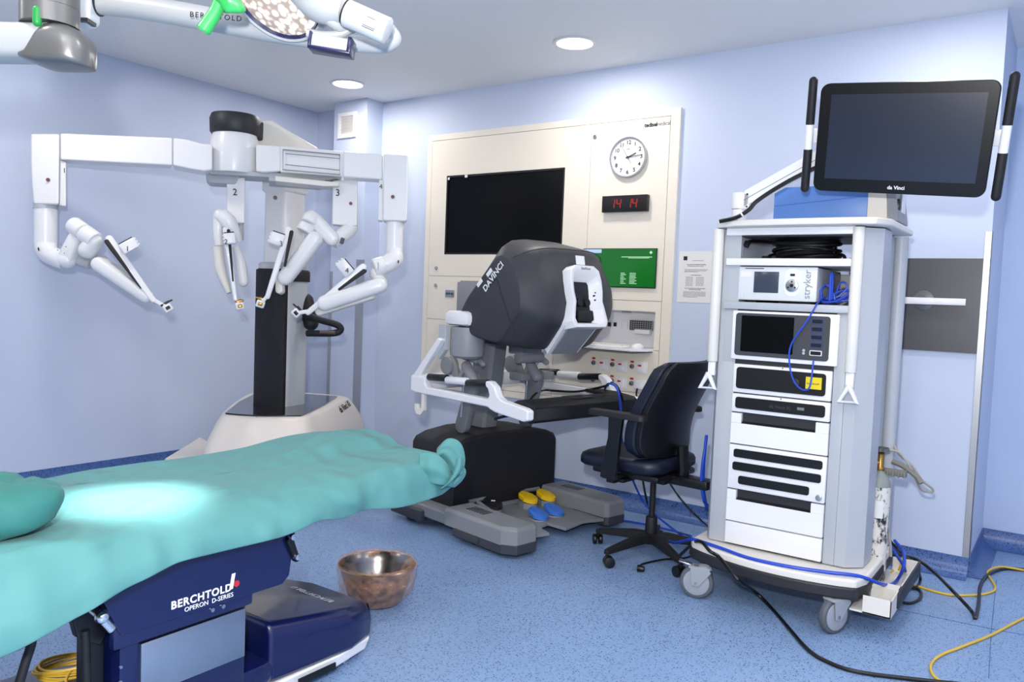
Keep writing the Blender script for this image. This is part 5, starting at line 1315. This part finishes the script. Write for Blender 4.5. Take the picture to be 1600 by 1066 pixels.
#      y     near_x   hem_z  hem_x   far_x
ST = [(.10, -1.90, .500, -1.845, -2.53), (.62, -1.91, .515, -1.850, -2.53), (.74, -1.92, .535, -1.850, -2.54), (.92, -1.935, .57, -1.860, -2.56), (1.05, -1.945, .605, -1.865, -2.59), (1.17, -1.955, .625, -1.87, -2.61), (1.32, -1.96, .618, -1.875, -2.64), (1.50, -1.96, .615, -1.88, -2.63),
      (1.66, -1.965, .632, -1.885, -2.61), (1.78, -1.965, .608, -1.90, -2.60), (1.90, -1.955, .612, -1.90, -2.58), (2.02, -1.945, .600, -1.89, -2.57), (2.16, -1.925, .595, -1.885, -2.55), (2.26, -1.915, .600, -1.885, -2.50), (2.33, -1.92, .62, -1.89, -2.44), (2.36, -1.94, .655, -1.92, -2.40)]
from mathutils import noise
NT, NS = 64, 130
m = MB(); G = []
for i in range(NS+1):
    y = .1+(2.36-.1)*i/NS
    nx, hz_, hx, fx = [interp(ST, y, k) for k in (1, 2, 3, 4)]
    row = []
    for j in range(NT+1):
        t = j/NT
        if t < .12:      # far hang
            u = t/.12; x = fx-.02+.02*u; z = .60+(.708-.60)*u
        elif t < .80:    # top
            u = (t-.12)/.68; x = fx+(nx-fx)*u; z = .724-.012*math.exp(-(u/.06)**2)-.006*math.exp(-((1-u)/.06)**2)
        else:            # near hang
            u = (t-.80)/.20; x = nx+(hx-nx)*(1-(1-u)**2.2); z = .718+(hz_-.718)*(u**1.15)
        w_ = noise.noise(Vector((x*3, y*2.2, 3)))*.010+noise.noise(Vector((x*9, y*5, 7)))*.004
        if t < .8: z += w_+.006
        # low relief folds on top
        if .12 <= t < .8:
            z += .010*math.exp(-((x-(-2.18-.35*(y-1.8)))/.03)**2)*max(0, min(1, (y-1.5)*3))
            z += .016*math.exp(-(((x+2.33)+.25*(y-1.95))/.035)**2-((y-2.1)/.22)**2)
            lump = (1/(1+math.exp((x+2.235)/.012)))*(1/(1+math.exp(-(y-1.9)/.07))); z += .038*lump
            z += .010*math.exp(-((x+2.05+.5*(y-1.7))/.02)**2-((y-1.72)/.12)**2)
        else:
            f = noise.noise(Vector((z*2.5, y*3.2, 11)))*.022+noise.noise(Vector((z*7, y*8, 5)))*.008
            u = (t-.8)/.2 if t >= .8 else (1-t/.12)
            x += f*min(1, u*1.3)*(1 if t >= .8 else -1)
            if t >= .8:
                x += .022*math.exp(-((y-1.79-.10*(u-.5))/.035)**2)*math.sin(PI*min(1, u+.1)) - .014*math.exp(-((y-1.87)/.05)**2)*u
        # diagonal creases on the near side
        if t >= .80:
            s_ = math.sin((y*1.6+z*4.2)*9); x += .0035*s_*u
        e = max(0, (y-2.24)/.12)
        if t < .5: pass
        row.append(Vector((x, y, z)))
    G.append(row)
# far-right corner falls away towards the narrower head end
V = [[m.bm.verts.new(p) for p in row] for row in G]
for i in range(NS):
    for j in range(NT):
        f = m.bm.faces.new((V[i][j], V[i+1][j], V[i+1][j+1], V[i][j+1])); f.smooth = True
# end apron
last = V[-1]; bot = []
for j, v_ in enumerate(last):
    bot.append(m.bm.verts.new(Vector((v_.co.x, 2.375+.01*math.sin(j*.7), min(v_.co.z, .64)-.02))))
for j in range(NT):
    m.bm.faces.new((last[j], bot[j], bot[j+1], last[j+1]))
dr = m.build('surgical_drape', M_drape, None, ang=180)
sd = dr.modifiers.new('thick', 'SOLIDIFY'); sd.thickness = .0035; sd.offset = 1
ss = dr.modifiers.new('s', 'SUBSURF'); ss.levels = 1; ss.render_levels = 1
tag(dr, 'teal cloth drape spread over the whole operating table', 'drape')
# knotted cloth corner at the right end
m = MB()
kn = []
def strip(center_pts, width_pts, nseg=10):
    """ribbon of cloth: rows of points across"""
    n_ = len(center_pts); rows = []
    C_ = catmull(center_pts, 6); W_ = catmull(width_pts, 6)
    for c_, w_ in zip(C_, W_):
        row = []
        for k in range(nseg+1):
            t = k/nseg*2-1; bulge = (1-t*t)
            nrm = (CAM-c_).normalized()
            row.append(c_+w_*t+nrm*(.022*bulge+.003*math.sin(k*1.1+c_.z*20)))
        rows.append(row)
    Vv = [[m.bm.verts.new(p) for p in r] for r in rows]
    for a, b in zip(Vv, Vv[1:]):
        for k in range(nseg): m.bm.faces.new((a[k], b[k], b[k+1], a[k+1]))
e0 = 2.86
g_ = lambda px, py, d=2.98: Pd(px, py, d)
# rounded flap folded up and back to the left, ending in a point at the top
strip([g_(716, 742), g_(712, 722), g_(703, 706), g_(692, 703), g_(681, 712)], [RT*.014-UP*.002, RT*.034+UP*.012, RT*.040+UP*.032, RT*.022+UP*.042, RT*.006+UP*.026], 14)
# band crossing down to the lower left
strip([g_(718, 716, 2.93), g_(716, 732, 2.92), g_(706, 750, 2.92), g_(690, 763, 2.94)], [RT*.010, RT*.012+UP*.004, RT*.013+UP*.012, RT*.004+UP*.006], 8)
# right hanging flap with a pointed corner
strip([g_(712, 722, 3.0), g_(717, 733, 3.0), g_(714, 746, 3.0), g_(700, 760, 2.99)], [RT*.018-UP*.004, RT*.026-UP*.010, RT*.018-UP*.012, RT*.022-UP*.004], 10)
strip([g_(655, 728, 2.93), g_(680, 733, 2.92), g_(698, 742, 2.94), g_(708, 756, 2.97)], [UP*.048, UP*.055, UP*.040, UP*.012], 12)
o = m.build('drape_knot', M_drape, None, ang=180); sd = o.modifiers.new('thick', 'SOLIDIFY'); sd.thickness = .004
ss = o.modifiers.new('s', 'SUBSURF'); ss.levels = 1; ss.render_levels = 1
o.name = 'knotted_corner'; o.parent = dr; o['label'] = 'corner of the drape tied in a knot at the right end'
# folded dark teal cloth on the left
m = MB()
pc = Pz(10, 828, .735); 
t_ = bmesh.new(); bmesh.ops.create_uvsphere(t_, u_segments=48, v_segments=28, radius=1)
for v_ in t_.verts:
    p = v_.co; 
    s_ = lambda a, e: math.copysign(abs(a)**e, a)
    q = Vector((s_(p.x, .6)*.17, s_(p.y, .7)*.22, s_(p.z, .8)*.060))
    q.z += (.016*abs(math.sin(q.y*17+q.x*14+noise.noise(q*7)*2))-.008+.010*abs(math.sin(q.x*25-q.y*9)))*(1 if p.z > -.2 else 0)+noise.noise(q*14)*.012
    q.x += noise.noise(q*9+Vector((4, 2, 1)))*.03; q.y += noise.noise(q*9+Vector((1, 7, 3)))*.03
    q.z = max(q.z, -.052)
    v_.co = q
m.merge(t_); o = m.build('folded_cloth', M_drape2, None, ang=180); o.location = (-2.13, .745, .79)
tag(o, 'dark teal bundled cloth lying on the drape at the left edge', 'cloth')

# ================================================================== BUCKET WITH LINER
bk = thing('waste_bucket', 'steel bucket lined with a crinkled clear orange plastic bag on the floor', 'bucket', (-2.425, 2.465, 0))
rr = .165; bh = .165
MB().lathe([(.10, .0), (.108, .002), (.118, .02), (.152, .125), (.163, bh-.004), (.169, bh), (.165, bh+.004), (.160, bh), (.148, .125), (.114, .022), (.10, .012), (.004, .012)], 48).build('bucket_shell', mat('bucket_steel', '#8f8a88', .25, 1), bk, ang=60)
mb_ = bpy.data.materials.new('bag_film'); mb_.use_nodes = True; nt = mb_.node_tree; b = nt.nodes['Principled BSDF']
b.inputs['Base Color'].default_value = rgb('#d9a27c'); b.inputs['Roughness'].default_value = .15; b.inputs['Alpha'].default_value = .42; b.inputs['Specular IOR Level'].default_value = .9
tcn = nt.nodes.new('ShaderNodeTexCoord'); nn = nt.nodes.new('ShaderNodeTexNoise'); nn.inputs['Scale'].default_value = 34; nn.inputs['Detail'].default_value = 6; nt.links.new(tcn.outputs['Object'], nn.inputs['Vector'])
bp2 = nt.nodes.new('ShaderNodeBump'); bp2.inputs['Strength'].default_value = .6; bp2.inputs['Distance'].default_value = .02; nt.links.new(nn.outputs['Fac'], bp2.inputs['Height']); nt.links.new(bp2.outputs[0], b.inputs['Normal'])
mr = nt.nodes.new('ShaderNodeMapRange'); mr.inputs['From Min'].default_value = .35; mr.inputs['From Max'].default_value = .7; mr.inputs['To Min'].default_value = .12; mr.inputs['To Max'].default_value = .5; nt.links.new(nn.outputs['Fac'], mr.inputs[0]); nt.links.new(mr.outputs[0], b.inputs['Alpha'])
m = MB(); rings = []
prof = [(.10, .02, .0), (.115, .04, .004), (.150, .11, .010), (.158, bh-.01, .006), (.162, bh+.012, .008), (.170, bh+.014, .007), (.174, bh-.012, .006), (.172, bh-.05, .012), (.160, bh-.10, .016), (.138, .035, .010), (.125, .012, .006)]
for (r_, z, a_) in prof:
    rings.append([Vector(((r_+a_*noise.noise(Vector((math.cos(t)*4, math.sin(t)*4, z*16))))*math.cos(t), (r_+a_*noise.noise(Vector((math.cos(t)*4, math.sin(t)*4, z*16))))*math.sin(t), z+a_*.9*noise.noise(Vector((math.cos(t)*3, math.sin(t)*3, 5))))) for t in [2*PI*k/72 for k in range(72)]])
m.loft(rings, cap=False)
a1_, a2_ = R(20), R(100)
pts = []
for k in range(9):
    t = k/8; a = R(-20+80*t)
    pts.append([Vector((.165*math.cos(a), .165*math.sin(a), bh+.012)), Vector((.13*math.cos(a), .13*math.sin(a), bh+.004-.01*math.sin(PI*t))), Vector((.09*math.cos(a)+.01, .09*math.sin(a), bh-.05-.02*math.sin(PI*t))), Vector((.07*math.cos(a), .07*math.sin(a), .04))])
Vv = [[m.bm.verts.new(p) for p in r] for r in pts]
for a, b__ in zip(Vv, Vv[1:]):
    for k in range(3): m.bm.faces.new((a[k], b__[k], b__[k+1], a[k+1]))
m.build('bag_liner', mb_, bk, ang=180, label='crinkled clear orange plastic bag')

# ================================================================== CEILING EQUIPMENT
M_lampwhite = mat('lamp_white', '#b4b6b8', .35, coat=.1)
# left pendant arm with grey end cap
pa = thing('ceiling_pendant_arm', 'white ceiling arm with a grey rounded end cap and green light', 'ceiling arm', Pd(78, 20, 2.0))
PO = Vector(pa.location)
q_ = lambda px, py, d=2.0: Pd(px, py, d)-PO
k2 = 2.0/FPX
c0 = q_(78, 42)
MB().cyl(Vector((c0.x, c0.y, c0.z)), Vector((c0.x, c0.y, q_(78, 14).z)), 42*k2, seg=48).build('joint_drum', M_capgrey, pa)
MB().cyl(Vector((c0.x, c0.y, q_(78, 13.4).z)), Vector((c0.x, c0.y, ZC-PO.z)), 41.6*k2, seg=48).build('ceiling_post', M_capgrey, pa)
m = MB(); nrm = (CAM-Pd(58, 25, 2.0)).normalized(); nh = Vector((nrm.x, nrm.y, 0)).normalized()
pl_ = q_(58, 25, 2.0-.0615); m.capsule(pl_+Vector((0, 0, -.014)), pl_+Vector((0, 0, .014)), .0105, seg=16); m.build('indicator_light', M_green, pa, label='green oval indicator light')
xd = Vector((RT.x, RT.y, 0)).normalized()
m = MB(); rings = []
def armsec(c, hw, hh, n=20, sq=.5): 
    yd = Vector((-xd.y, xd.x, 0)); out = []
    for k in range(n):
        a = 2*PI*k/n; cx, sx = math.cos(a), math.sin(a)
        out.append(c+yd*(hw*math.copysign(abs(cx)**sq, cx))+Vector((0, 0, 1))*(hh*math.copysign(abs(sx)**sq, sx)))
    return out
ya = 68
m.loft([armsec(q_(-260, ya-4), .055, .044), armsec(q_(84, ya+1), .055, .044)])
m.build('arm_tube', M_lampwhite, pa, ang=60)
m = MB(); rings = []
yd_ = Vector((-xd.y, xd.x, 0))
def capsec(px, top, bot, hw, rnd):
    ct_ = q_(px, (top+bot)/2); hh = (bot-top)/2*k2; out = []
    for k in range(28):
        a = 2*PI*k/28; cx, sx = math.cos(a), math.sin(a)
        sq = .35 if sx < 0 else .7
        out.append(ct_+yd_*(hw*math.copysign(abs(cx)**(.65 if sx > 0 else .35), cx))+Vector((0, 0, 1))*(hh*math.copysign(abs(sx)**sq, sx)))
    return out
for px, top, bot, hw in ((47, 88, 96, .05), (60, 84, 101, .062), (67, 72, 103, .066), (76, 54, 104.5, .068), (86, 43, 105, .068), (100, 42, 105.5, .068), (115, 45, 106, .066), (127, 51, 106.5, .060), (136, 60, 107, .048), (141.5, 72, 107, .032), (143.5, 86, 107, .014)):
    rings.append(capsec(px, top, bot, hw, .8))
m.loft(rings); m.build('end_cap', M_capgrey, pa, ang=50, label='grey rounded end cap')
# surgical light
SLc = Pd(430, -8, 2.12)
sl_ = thing('surgical_light', 'oval white surgical light with glowing lens and long white arm under the ceiling', 'surgical light', SLc)
s2 = lambda px, py, d=2.12: Pd(px, py, d)-SLc
n_ = (-FW*.50-Vector((0, 0, 1))*.66-RT*.22).normalized()
xax = (RT*.955-UP*.30).normalized()
LMx = frame((0, 0, 0), xax, UP); 
x_ = (xax-n_*xax.dot(n_)).normalized(); y_ = n_.cross(x_)
LM = Matrix(((x_.x, y_.x, n_.x, 0), (x_.y, y_.y, n_.y, 0), (x_.z, y_.z, n_.z, 0), (0, 0, 0, 1)))
rL = .122
ml = M_lampglass; nt = ml.node_tree; b = nt.nodes['Principled BSDF']
tcn = nt.nodes.new('ShaderNodeTexCoord'); vv = nt.nodes.new('ShaderNodeTexVoronoi'); vv.inputs['Scale'].default_value = 48; nt.links.new(tcn.outputs['Object'], vv.inputs['Vector'])
cr = nt.nodes.new('ShaderNodeValToRGB'); cr.color_ramp.elements[0].position = .05; cr.color_ramp.elements[0].color = (1, .96, .9, 1); cr.color_ramp.elements[1].position = .62; cr.color_ramp.elements[1].color = (.16, .11, .09, 1); nt.links.new(vv.outputs['Distance'], cr.inputs[0]); nt.links.new(cr.outputs[0], b.inputs['Emission Color'])
m = MB(); m.lathe([(.001, .012), (rL*.5, .010), (rL*.95, .0), (rL, -.004)], 48, LM, cap=False); m.build('lens', ml, sl_, label='glowing faceted lens')
m = MB(); m.lathe([(rL*.985, -.002), (rL*1.03, .006), (rL*1.06, .004)], 48, LM, cap=False); m.build('lens_trim', M_navy, sl_)
m = MB(); m.lathe([(rL*1.05, .004), (rL*1.10, .008), (rL*1.18, -.004), (rL*1.22, -.02), (rL*1.16, -.05), (rL*.8, -.075), (.01, -.08)], 56, LM, cap=False); m.build('lamp_body', M_lampwhite, sl_, ang=60)
def seg_(pts, rs, nm, mt=M_lampwhite, d=2.12, par=sl_): m = MB(); m.tube([s2(*p) for p in pts], rs, seg=20); return m.build(nm, mt, par, ang=60)
k3 = 2.12/FPX
arm_ = seg_([(150, 4, 2.35), (215, 11, 2.33), (300, 25, 2.30), (400, 44, 2.27), (500, 62, 2.24), (575, 70, 2.22), (606, 70, 2.21), (617, 60, 2.2), (608, 45, 2.19), (592, 30, 2.18)], [.033, .034, .034, .032, .026, .022, .020, .018, .017, .016], 'lamp_arm')
seg_([(475, -20, 2.10), (500, 8, 2.08), (535, 18, 2.08)], [.05, .045, .036], 'camera_bracket')
ca = s2(541, 20, 2.04); cb_ = s2(606, 49, 2.04)
m = MB(); m.cyl(ca, cb_, 20*k3, seg=36, bev=.003); cm = m.build('camera_module', mat('module_white', '#cfd0d2', .4), sl_, ang=50)
MB().cyl(ca-(cb_-ca).normalized()*.004, ca, 18.5*k3, seg=36).build('ring_gap', M_black, cm)
dcm = (cb_-ca).normalized(); mid_ = s2(583, 38, 2.04); vv_ = (CAM-(mid_+SLc)).normalized(); vv_ = (vv_-dcm*vv_.dot(dcm)).normalized()
up3 = dcm.cross(vv_)*-1
Lb = frame(mid_+vv_*(20*k3+.0006), dcm, -up3 if up3.z < 0 else up3)
m = MB(); n8 = 8; 
yv = Vector((Lb[0][1], Lb[1][1], Lb[2][1])); rc = 20*k3+.0008
rows = []
for s in (-.024, .024):
    rows.append([mid_+dcm*s+vv_*(rc*math.cos(a))+yv*(rc*math.sin(a)) for a in [R(-42+84*k/n8) for k in range(n8+1)]])
m.loft(rows, cap=False, close=False); m.build('type_label', M_paper, cm)
m = MB()
for zz, l0, l1 in ((.012, -.01, .012), (-.010, -.016, .018), (-.014, -.016, .018)): 
    m.box((0, 0, 0), (l1-l0, .0018, .0006), M=Lb@Matrix.Translation(((l0+l1)/2, zz, .0005)))
m.build('label_print', M_ink, cm)
seg_([(505, 20, 2.08), (520, 34, 2.08), (540, 44, 2.1), (555, 40, 2.12), (562, 30, 2.12)], .016, 'grab_handle')
seg_([(480, 52, 2.1), (510, 56, 2.1), (535, 52, 2.1), (550, 42, 2.1)], .012, 'grab_handle')
m = MB(); fr = frame(s2(519, 70, 2.1), (s2(545, 76, 2.1)-s2(495, 68, 2.1)), (0, 0, 1)); m.box((0, 0, 0), (.10, .032, .05), .004, M=fr); m.build('control_box', M_lgrey, sl_)
m = MB(); 
for lo, hi in (((-.056, -.022, -.03), (-.050, .02, .03)), ((.046, -.022, -.03), (.056, .02, .03)), ((-.056, -.024, -.03), (.056, -.016, .03))): m.b2(lo, hi, .002, M=fr)
m.build('control_frame', M_navy, sl_)
br = Pd(133, 15, 2.35)-SLc
m = MB(); fr2 = frame(s2(132, -30, 2.33), xd, (0, 0, 1)); m.prism(rrect(.066, .26, .02, 5), .06, fr2@Matrix.Translation((0, .0, -.03))); m.build('bracket', mat('pendant_white', '#d6dade', .3), sl_, bevel=.006)
MB().box((0, 0, 0), (.040, .010, .05), M=frame(s2(133, 34.5, 2.32), xd, (0, 0, 1))).build('bracket_cap', M_black, sl_)
bt0 = s2(132, -60, 2.33)
MB().cyl(Vector((bt0.x, bt0.y, bt0.z)), Vector((bt0.x, bt0.y, ZC-SLc.z)), .03, seg=24).build('ceiling_post', M_white, sl_)
MB().cyl(s2(152, 4, 2.35), s2(158, 5, 2.35), .038, seg=24).build('arm_collar', M_char, sl_)
text('lettering', 'BERCHTOLD', .021, M_inkb, arm_, frame(s2(296, 26, 2.22), s2(340, 30, 2.22)-s2(296, 26, 2.22), Vector((0, 0, 1))), ext=.0008, spacing=1.3)
# green sterile handle cover hanging on the lamp's centre handle
hc = Pd(350, 0, 2.0)
g2 = lambda px, py, d=2.0: Pd(px, py, d)-hc
m = MB(); m.tube([g2(352, -22), g2(344, 2), g2(336, 20), g2(318, 47)], [.019, .017, .0165, .0185], seg=24)
m.tube([g2(318.5, 46), g2(316.5, 49.5)], [.0185, .0150], seg=24)
gcv = m.build('handle_cover', M_gcover); gcv.location = hc
tag(gcv, 'bright green rubber handle cover hanging from the surgical light', 'handle cover')
m = MB(); t_ = bmesh.new(); bmesh.ops.create_uvsphere(t_, u_segments=36, v_segments=18, radius=1)
Mg = frame(g2(361, 7), RT-UP*.25, UP+RT*.25)
for v_ in t_.verts:
    q = Vector((v_.co.x*.038, v_.co.y*.020, v_.co.z*.035)); q += Vector((0, noise.noise(q*40)*.012, noise.noise(q*30+Vector((3, 1, 2)))*.008)); v_.co = Mg@q
m.merge(t_); m.build('cover_flange', M_gcover, gcv, ang=180)
MB().cyl(s2(350, -20, 2.02), s2(372, -40, 2.08), .012).build('centre_handle', M_white, sl_)

# ================================================================== CABLES
def floorcable(name, pts, r, mt, label, cat='cable', zs=None, par=None):
    P = []
    for i, p in enumerate(pts):
        if len(p) == 2: P.append(Pz(p[0], p[1], r))
        elif len(p) == 3 and p[2] < 50: P.append(Pz(*p))
    o = MB().tube(P, r, seg=10).build(name, mt); tag(o, label, cat); return o
def wire(name, P, r, mt, label, n=6): o = MB().tube(P, r, seg=10, n=n).build(name, mt); return tag(o, label, 'cable')
rB = .008
wire('power_cable', [Pz(1060, 870, .03), Pz(1090, 846, .245), Pz(1110, 862, .245)+Vector((0, -.0, 0)), Py(1125, 872, 3.46), Py(1152, 905, 3.36), Pz(1180, 925, .05), Pz(1205, 950, rB), Pz(1235, 985, rB), Pz(1262, 1015, rB), Pz(1290, 1033, rB), Pz(1340, 1050, rB), Pz(1440, 1063, rB), Pz(1560, 1075, rB)], rB, M_black, 'thick black cable running from the cart across the floor to the lower right')
wire('network_cable', [Pz(900, 799, .006), Pz(935, 808, .006), Pz(960, 812, .006), Pz(1000, 818, .01), Pz(1045, 828, .02), Pz(1080, 838, .12)], .006, M_cabblue, 'blue cable lying along the skirting behind the office chair')
zb = .242
wire('hose_cable', [Pz(1030, 835, .02), Pz(1052, 848, .12), Pz(1080, 843, .23), Pz(1100, 848, zb), Pz(1130, 858, zb), Pz(1170, 872, zb), Pz(1230, 885, zb), Pz(1290, 894, zb), Pz(1340, 900, zb), Pz(1375, 912, .20), Pz(1392, 914, .14), Pz(1403, 905, .12), Py(1412, 885, 3.95), Py(1411, 862, 4.1), Py(1398, 845, 4.2)], .0075, M_cabblue, 'thick blue cable draped along the front of the cart base')
wire('hose_cable', [Py(1102, 700, 3.80), Py(1098, 725, 3.78), Py(1096, 755, 3.78), Py(1100, 782, 3.80), Py(1106, 790, 3.9)], .008, M_cabblue, 'blue cable loop hanging behind the left edge of the cart').location = (0, 0, 0)
wire('hose_cable', [Py(1104, 680, 3.82), Py(1100, 720, 3.80), Py(1099, 760, 3.80), Py(1104, 792, 3.84), Py(1110, 800, 3.95)], .008, M_cabblue, 'second blue cable loop just right of the first at the cart edge')
# plug on the floor
wire('plug_cable', [Pz(1095, 862, .008), Pz(1070, 872, .008), Pz(1040, 874, .008), Pz(1018, 878, .008), Pz(1003, 882, .01), Pz(998, 886, .015)], .005, M_black, 'short black cable with a plug lying on the floor before the chair')
pl = MB(); p = Pz(996, 888, .018); pl.cyl(p, p+Vector((.035, .01, 0)), .018, .013, seg=18, bev=.003); o = pl.build('plug', M_black); tag(o, 'black mains plug lying on the floor under the office chair', 'plug')
m = MB(); 
for s in (-.008, .008): m.cyl(p+Vector((-.002, s, 0)), p+Vector((-.022, s-.004, -.004)), .0024, seg=8)
m.build('pin', M_steel, o)
o = MB().cyl(Pz(1045, 873, .008), Pz(1056, 871, .008), .0075, seg=12).build('cable_tag', M_paper); tag(o, 'white paper tag wrapped round the plug cable on the floor', 'tag')
# cables at the console
pA = Py(951, 600, 3.95)
wire('console_cable', [CM@Vector((-.2, .52, .79)), Py(950, 600, 4.02), Py(962, 604, 4.0), Py(968, 622, 4.0), Py(971, 660, 4.05), Py(972, 690, 4.1), Py(985, 740, 4.3), Py(1003, 780, 4.5), Pz(1025, 805, .05), Pz(1060, 833, .03), Pz(1085, 850, .02)], .0065, M_cabblue, 'blue cable hanging from the console armrest down to the floor')
wire('console_cable', [Py(955, 598, 4.05), Py(966, 607, 4.02), Py(978, 640, 4.1), Py(990, 675, 4.2), Py(1000, 720, 4.3), Py(1006, 760, 4.45), Py(1012, 790, 4.55)], .007, M_black, 'black cable beside the blue one hanging from the console armrest')
wire('console_cable', [Py(950, 602, 4.1), Py(930, 607, 4.2), Py(900, 612, 4.3), Py(868, 611, 4.35), Py(850, 610, 4.3), Py(835, 617, 4.1), Py(815, 640, 4.0), Py(772, 655, 3.9)], .007, M_black, 'black cable running behind the console armrest to its column')
wire('console_cable', [Py(775, 655, 3.95), Py(800, 650, 3.95), Py(830, 652, 3.98), Py(860, 655, 4.1)], .005, M_cabblue, 'thin blue cable below the black armrest bar of the console')
pl = Py(998, 603, D-.05)
o = MB().box((0, 0, 0), (.062, .035, .045), .008).build('power_plug', M_white); o.location = (pl.x, D-.052, pl.z); tag(o, 'white plug head pushed into the lower right wall socket', 'plug')
wire('socket_cable', [Vector((pl.x, D-.07, pl.z-.015)), Vector((pl.x-.003, D-.07, pl.z-.06)), Py(1000, 635, 4.58), Py(1008, 670, 4.55), Py(1020, 700, 4.55), Py(1035, 735, 4.5), Py(1060, 775, 4.5), Py(1090, 808, 4.4), Pz(1105, 822, .02)], .0055, M_black, 'black cable from the wall socket passing behind the chair')
wire('wall_cable', [Py(396, 590, 5.0), Py(391, 605, 5.0), Py(384, 618, 5.0)], .006, M_cabblue, 'short blue cable left of the surgical robot column')
# right side cables
wire('power_cable', [Py(1390, 868, 4.20), Py(1410, 868, 4.28), Py(1435, 876, 4.36), Py(1460, 895, 4.30), Py(1490, 925, 4.12), Pz(1518, 955, rB), Pz(1524, 966, rB), Pz(1529, 945, rB), Pz(1532, 915, rB), Pz(1545, 898, rB), Pz(1570, 889, rB), Pz(1610, 891, rB)], rB, M_black, 'thick black cable bending back at the recess, right of the cart')
wire('power_cable', [Py(1385, 840, 4.2), Py(1400, 855, 4.25), Py(1430, 885, 4.25), Pz(1438, 905, rB), Pz(1430, 918, rB), Pz(1405, 912, .02), Pz(1385, 905, .08)], .007, M_black, 'black cable loop behind the cylinder tray')
wire('power_cable', [Pz(1378, 918, .09), Pz(1395, 935, .02), Pz(1420, 943, rB), Pz(1438, 935, rB), Pz(1436, 922, rB), Pz(1410, 915, .02), Pz(1390, 905, .08)], .007, M_black, 'black cable loop on the floor just right of the cylinder tray')
wire('extension_cable', [Pz(1390, 900, .10), Pz(1400, 885, .12), Py(1411, 872, 4.15), Py(1405, 890, 4.15), Pz(1395, 903, .01), Pz(1430, 915, .006), Pz(1480, 929, .006), Pz(1525, 930, .006), Pz(1550, 925, .006), Pz(1555, 917, .006), Pz(1545, 900, .006), Pz(1545, 892, .014), Pz(1565, 886, .018), Pz(1610, 893, .006)], .0055, M_cabyel, 'yellow cable on the floor running from the tray toward the recess wall')
wire('extension_cable', [Pz(1640, 955, .006), Pz(1600, 966, .006), Pz(1550, 992, .006), Pz(1500, 1012, .006), Pz(1470, 1024, .006), Pz(1455, 1038, .006), Pz(1458, 1055, .006), Pz(1478, 1070, .006), Pz(1510, 1090, .006)], .0055, M_cabyel, 'yellow cable curving across the floor at the lower right corner')
wire('hose_cable', [Py(1378, 838, 4.2), Py(1395, 860, 4.2), Py(1412, 885, 4.1), Pz(1415, 905, .04), Pz(1405, 918, .03), Pz(1390, 915, .08)], .007, M_cabblue, 'blue cable loop hanging beside the gas cylinder tray')
wire('grey_cable', [Py(1393, 560, 4.1), Py(1396, 600, 4.1), Py(1391, 650, 4.1), Py(1393, 685, 4.1), Py(1405, 710, 4.1), Py(1425, 728, 4.12), Py(1440, 750, 4.15), Py(1457, 764, 4.2), Py(1455, 769, 4.2), Py(1440, 765, 4.15), Py(1432, 750, 4.12), Py(1425, 735, 4.1), Py(1405, 708, 4.08), Py(1385, 703, 4.05)], .006, M_cabgrey, 'grey cable looping down behind the gas cylinder')
wire('grey_cable', [Py(1384, 795, 4.05), Py(1388, 830, 4.05), Py(1391, 850, 4.05), Py(1392, 870, 4.05)], .006, M_cabgrey, 'grey cable end rising from the tray behind the cylinder')

# ================================================================== CAMERA, LIGHT, RENDER
cam = bpy.data.cameras.new('camera'); co = bpy.data.objects.new('camera', cam); C.objects.link(co)
co.matrix_world = Matrix(((RT.x, UP.x, -FW.x, 0), (RT.y, UP.y, -FW.y, 0), (RT.z, UP.z, -FW.z, CH), (0, 0, 0, 1)))
cam.sensor_width = 36; cam.lens = FPX*36/1600; cam.clip_start = .05
SC.camera = co
def light(name, typ, loc, energy, col=(1, 1, 1), size=.2, target=None, **k):
    l = bpy.data.lights.new(name, typ); l.energy = energy; l.color = col
    if typ == 'AREA': l.shape = 'DISK'; l.size = size
    elif typ in ('POINT', 'SPOT'): l.shadow_soft_size = size
    for a, v_ in k.items(): setattr(l, a, v_)
    o = bpy.data.objects.new(name, l); C.objects.link(o); o.location = loc
    if target is not None: o.rotation_euler = (Vector(target)-Vector(loc)).to_track_quat('-Z', 'Y').to_euler()
    return o
for (x, y) in ((-4.515, 4.13), (-2.55, 4.12), (-.6, 4.0), (-4.515, 1.9), (-2.55, .4), (-.6, 1.9), (1.4, 4.0), (1.4, 1.9), (-.6, -.6), (-4.5, -.4)):
    light('downlight_lamp', 'AREA', (x, y, ZC-.012), 12.5, (1, .95, .88), .2, (x, y, 0))
fl = CAM+RT*-.10+Vector((0, 0, .30))-FW*.05
light('camera_flash', 'POINT', fl, 300, (1, .985, .965), .05)
lc = SLc+n_*.05
light('surgical_lamp', 'SPOT', lc, 430, (1, 1, 1), .05, (-2.15, 1.20, .72), spot_size=R(20), spot_blend=1.0)
w = bpy.data.worlds.new('ambient_fill'); SC.world = w; w.use_nodes = True  # even ambient light added to fill the room from its open side, not daylight
w.node_tree.nodes['Background'].inputs[0].default_value = (1, .98, .96, 1); w.node_tree.nodes['Background'].inputs[1].default_value = .42
SC.view_settings.view_transform = 'Standard'; SC.view_settings.look = 'None'; SC.view_settings.gamma = 1; SC.view_settings.exposure = -0.12
SC.view_settings.use_curve_mapping = False
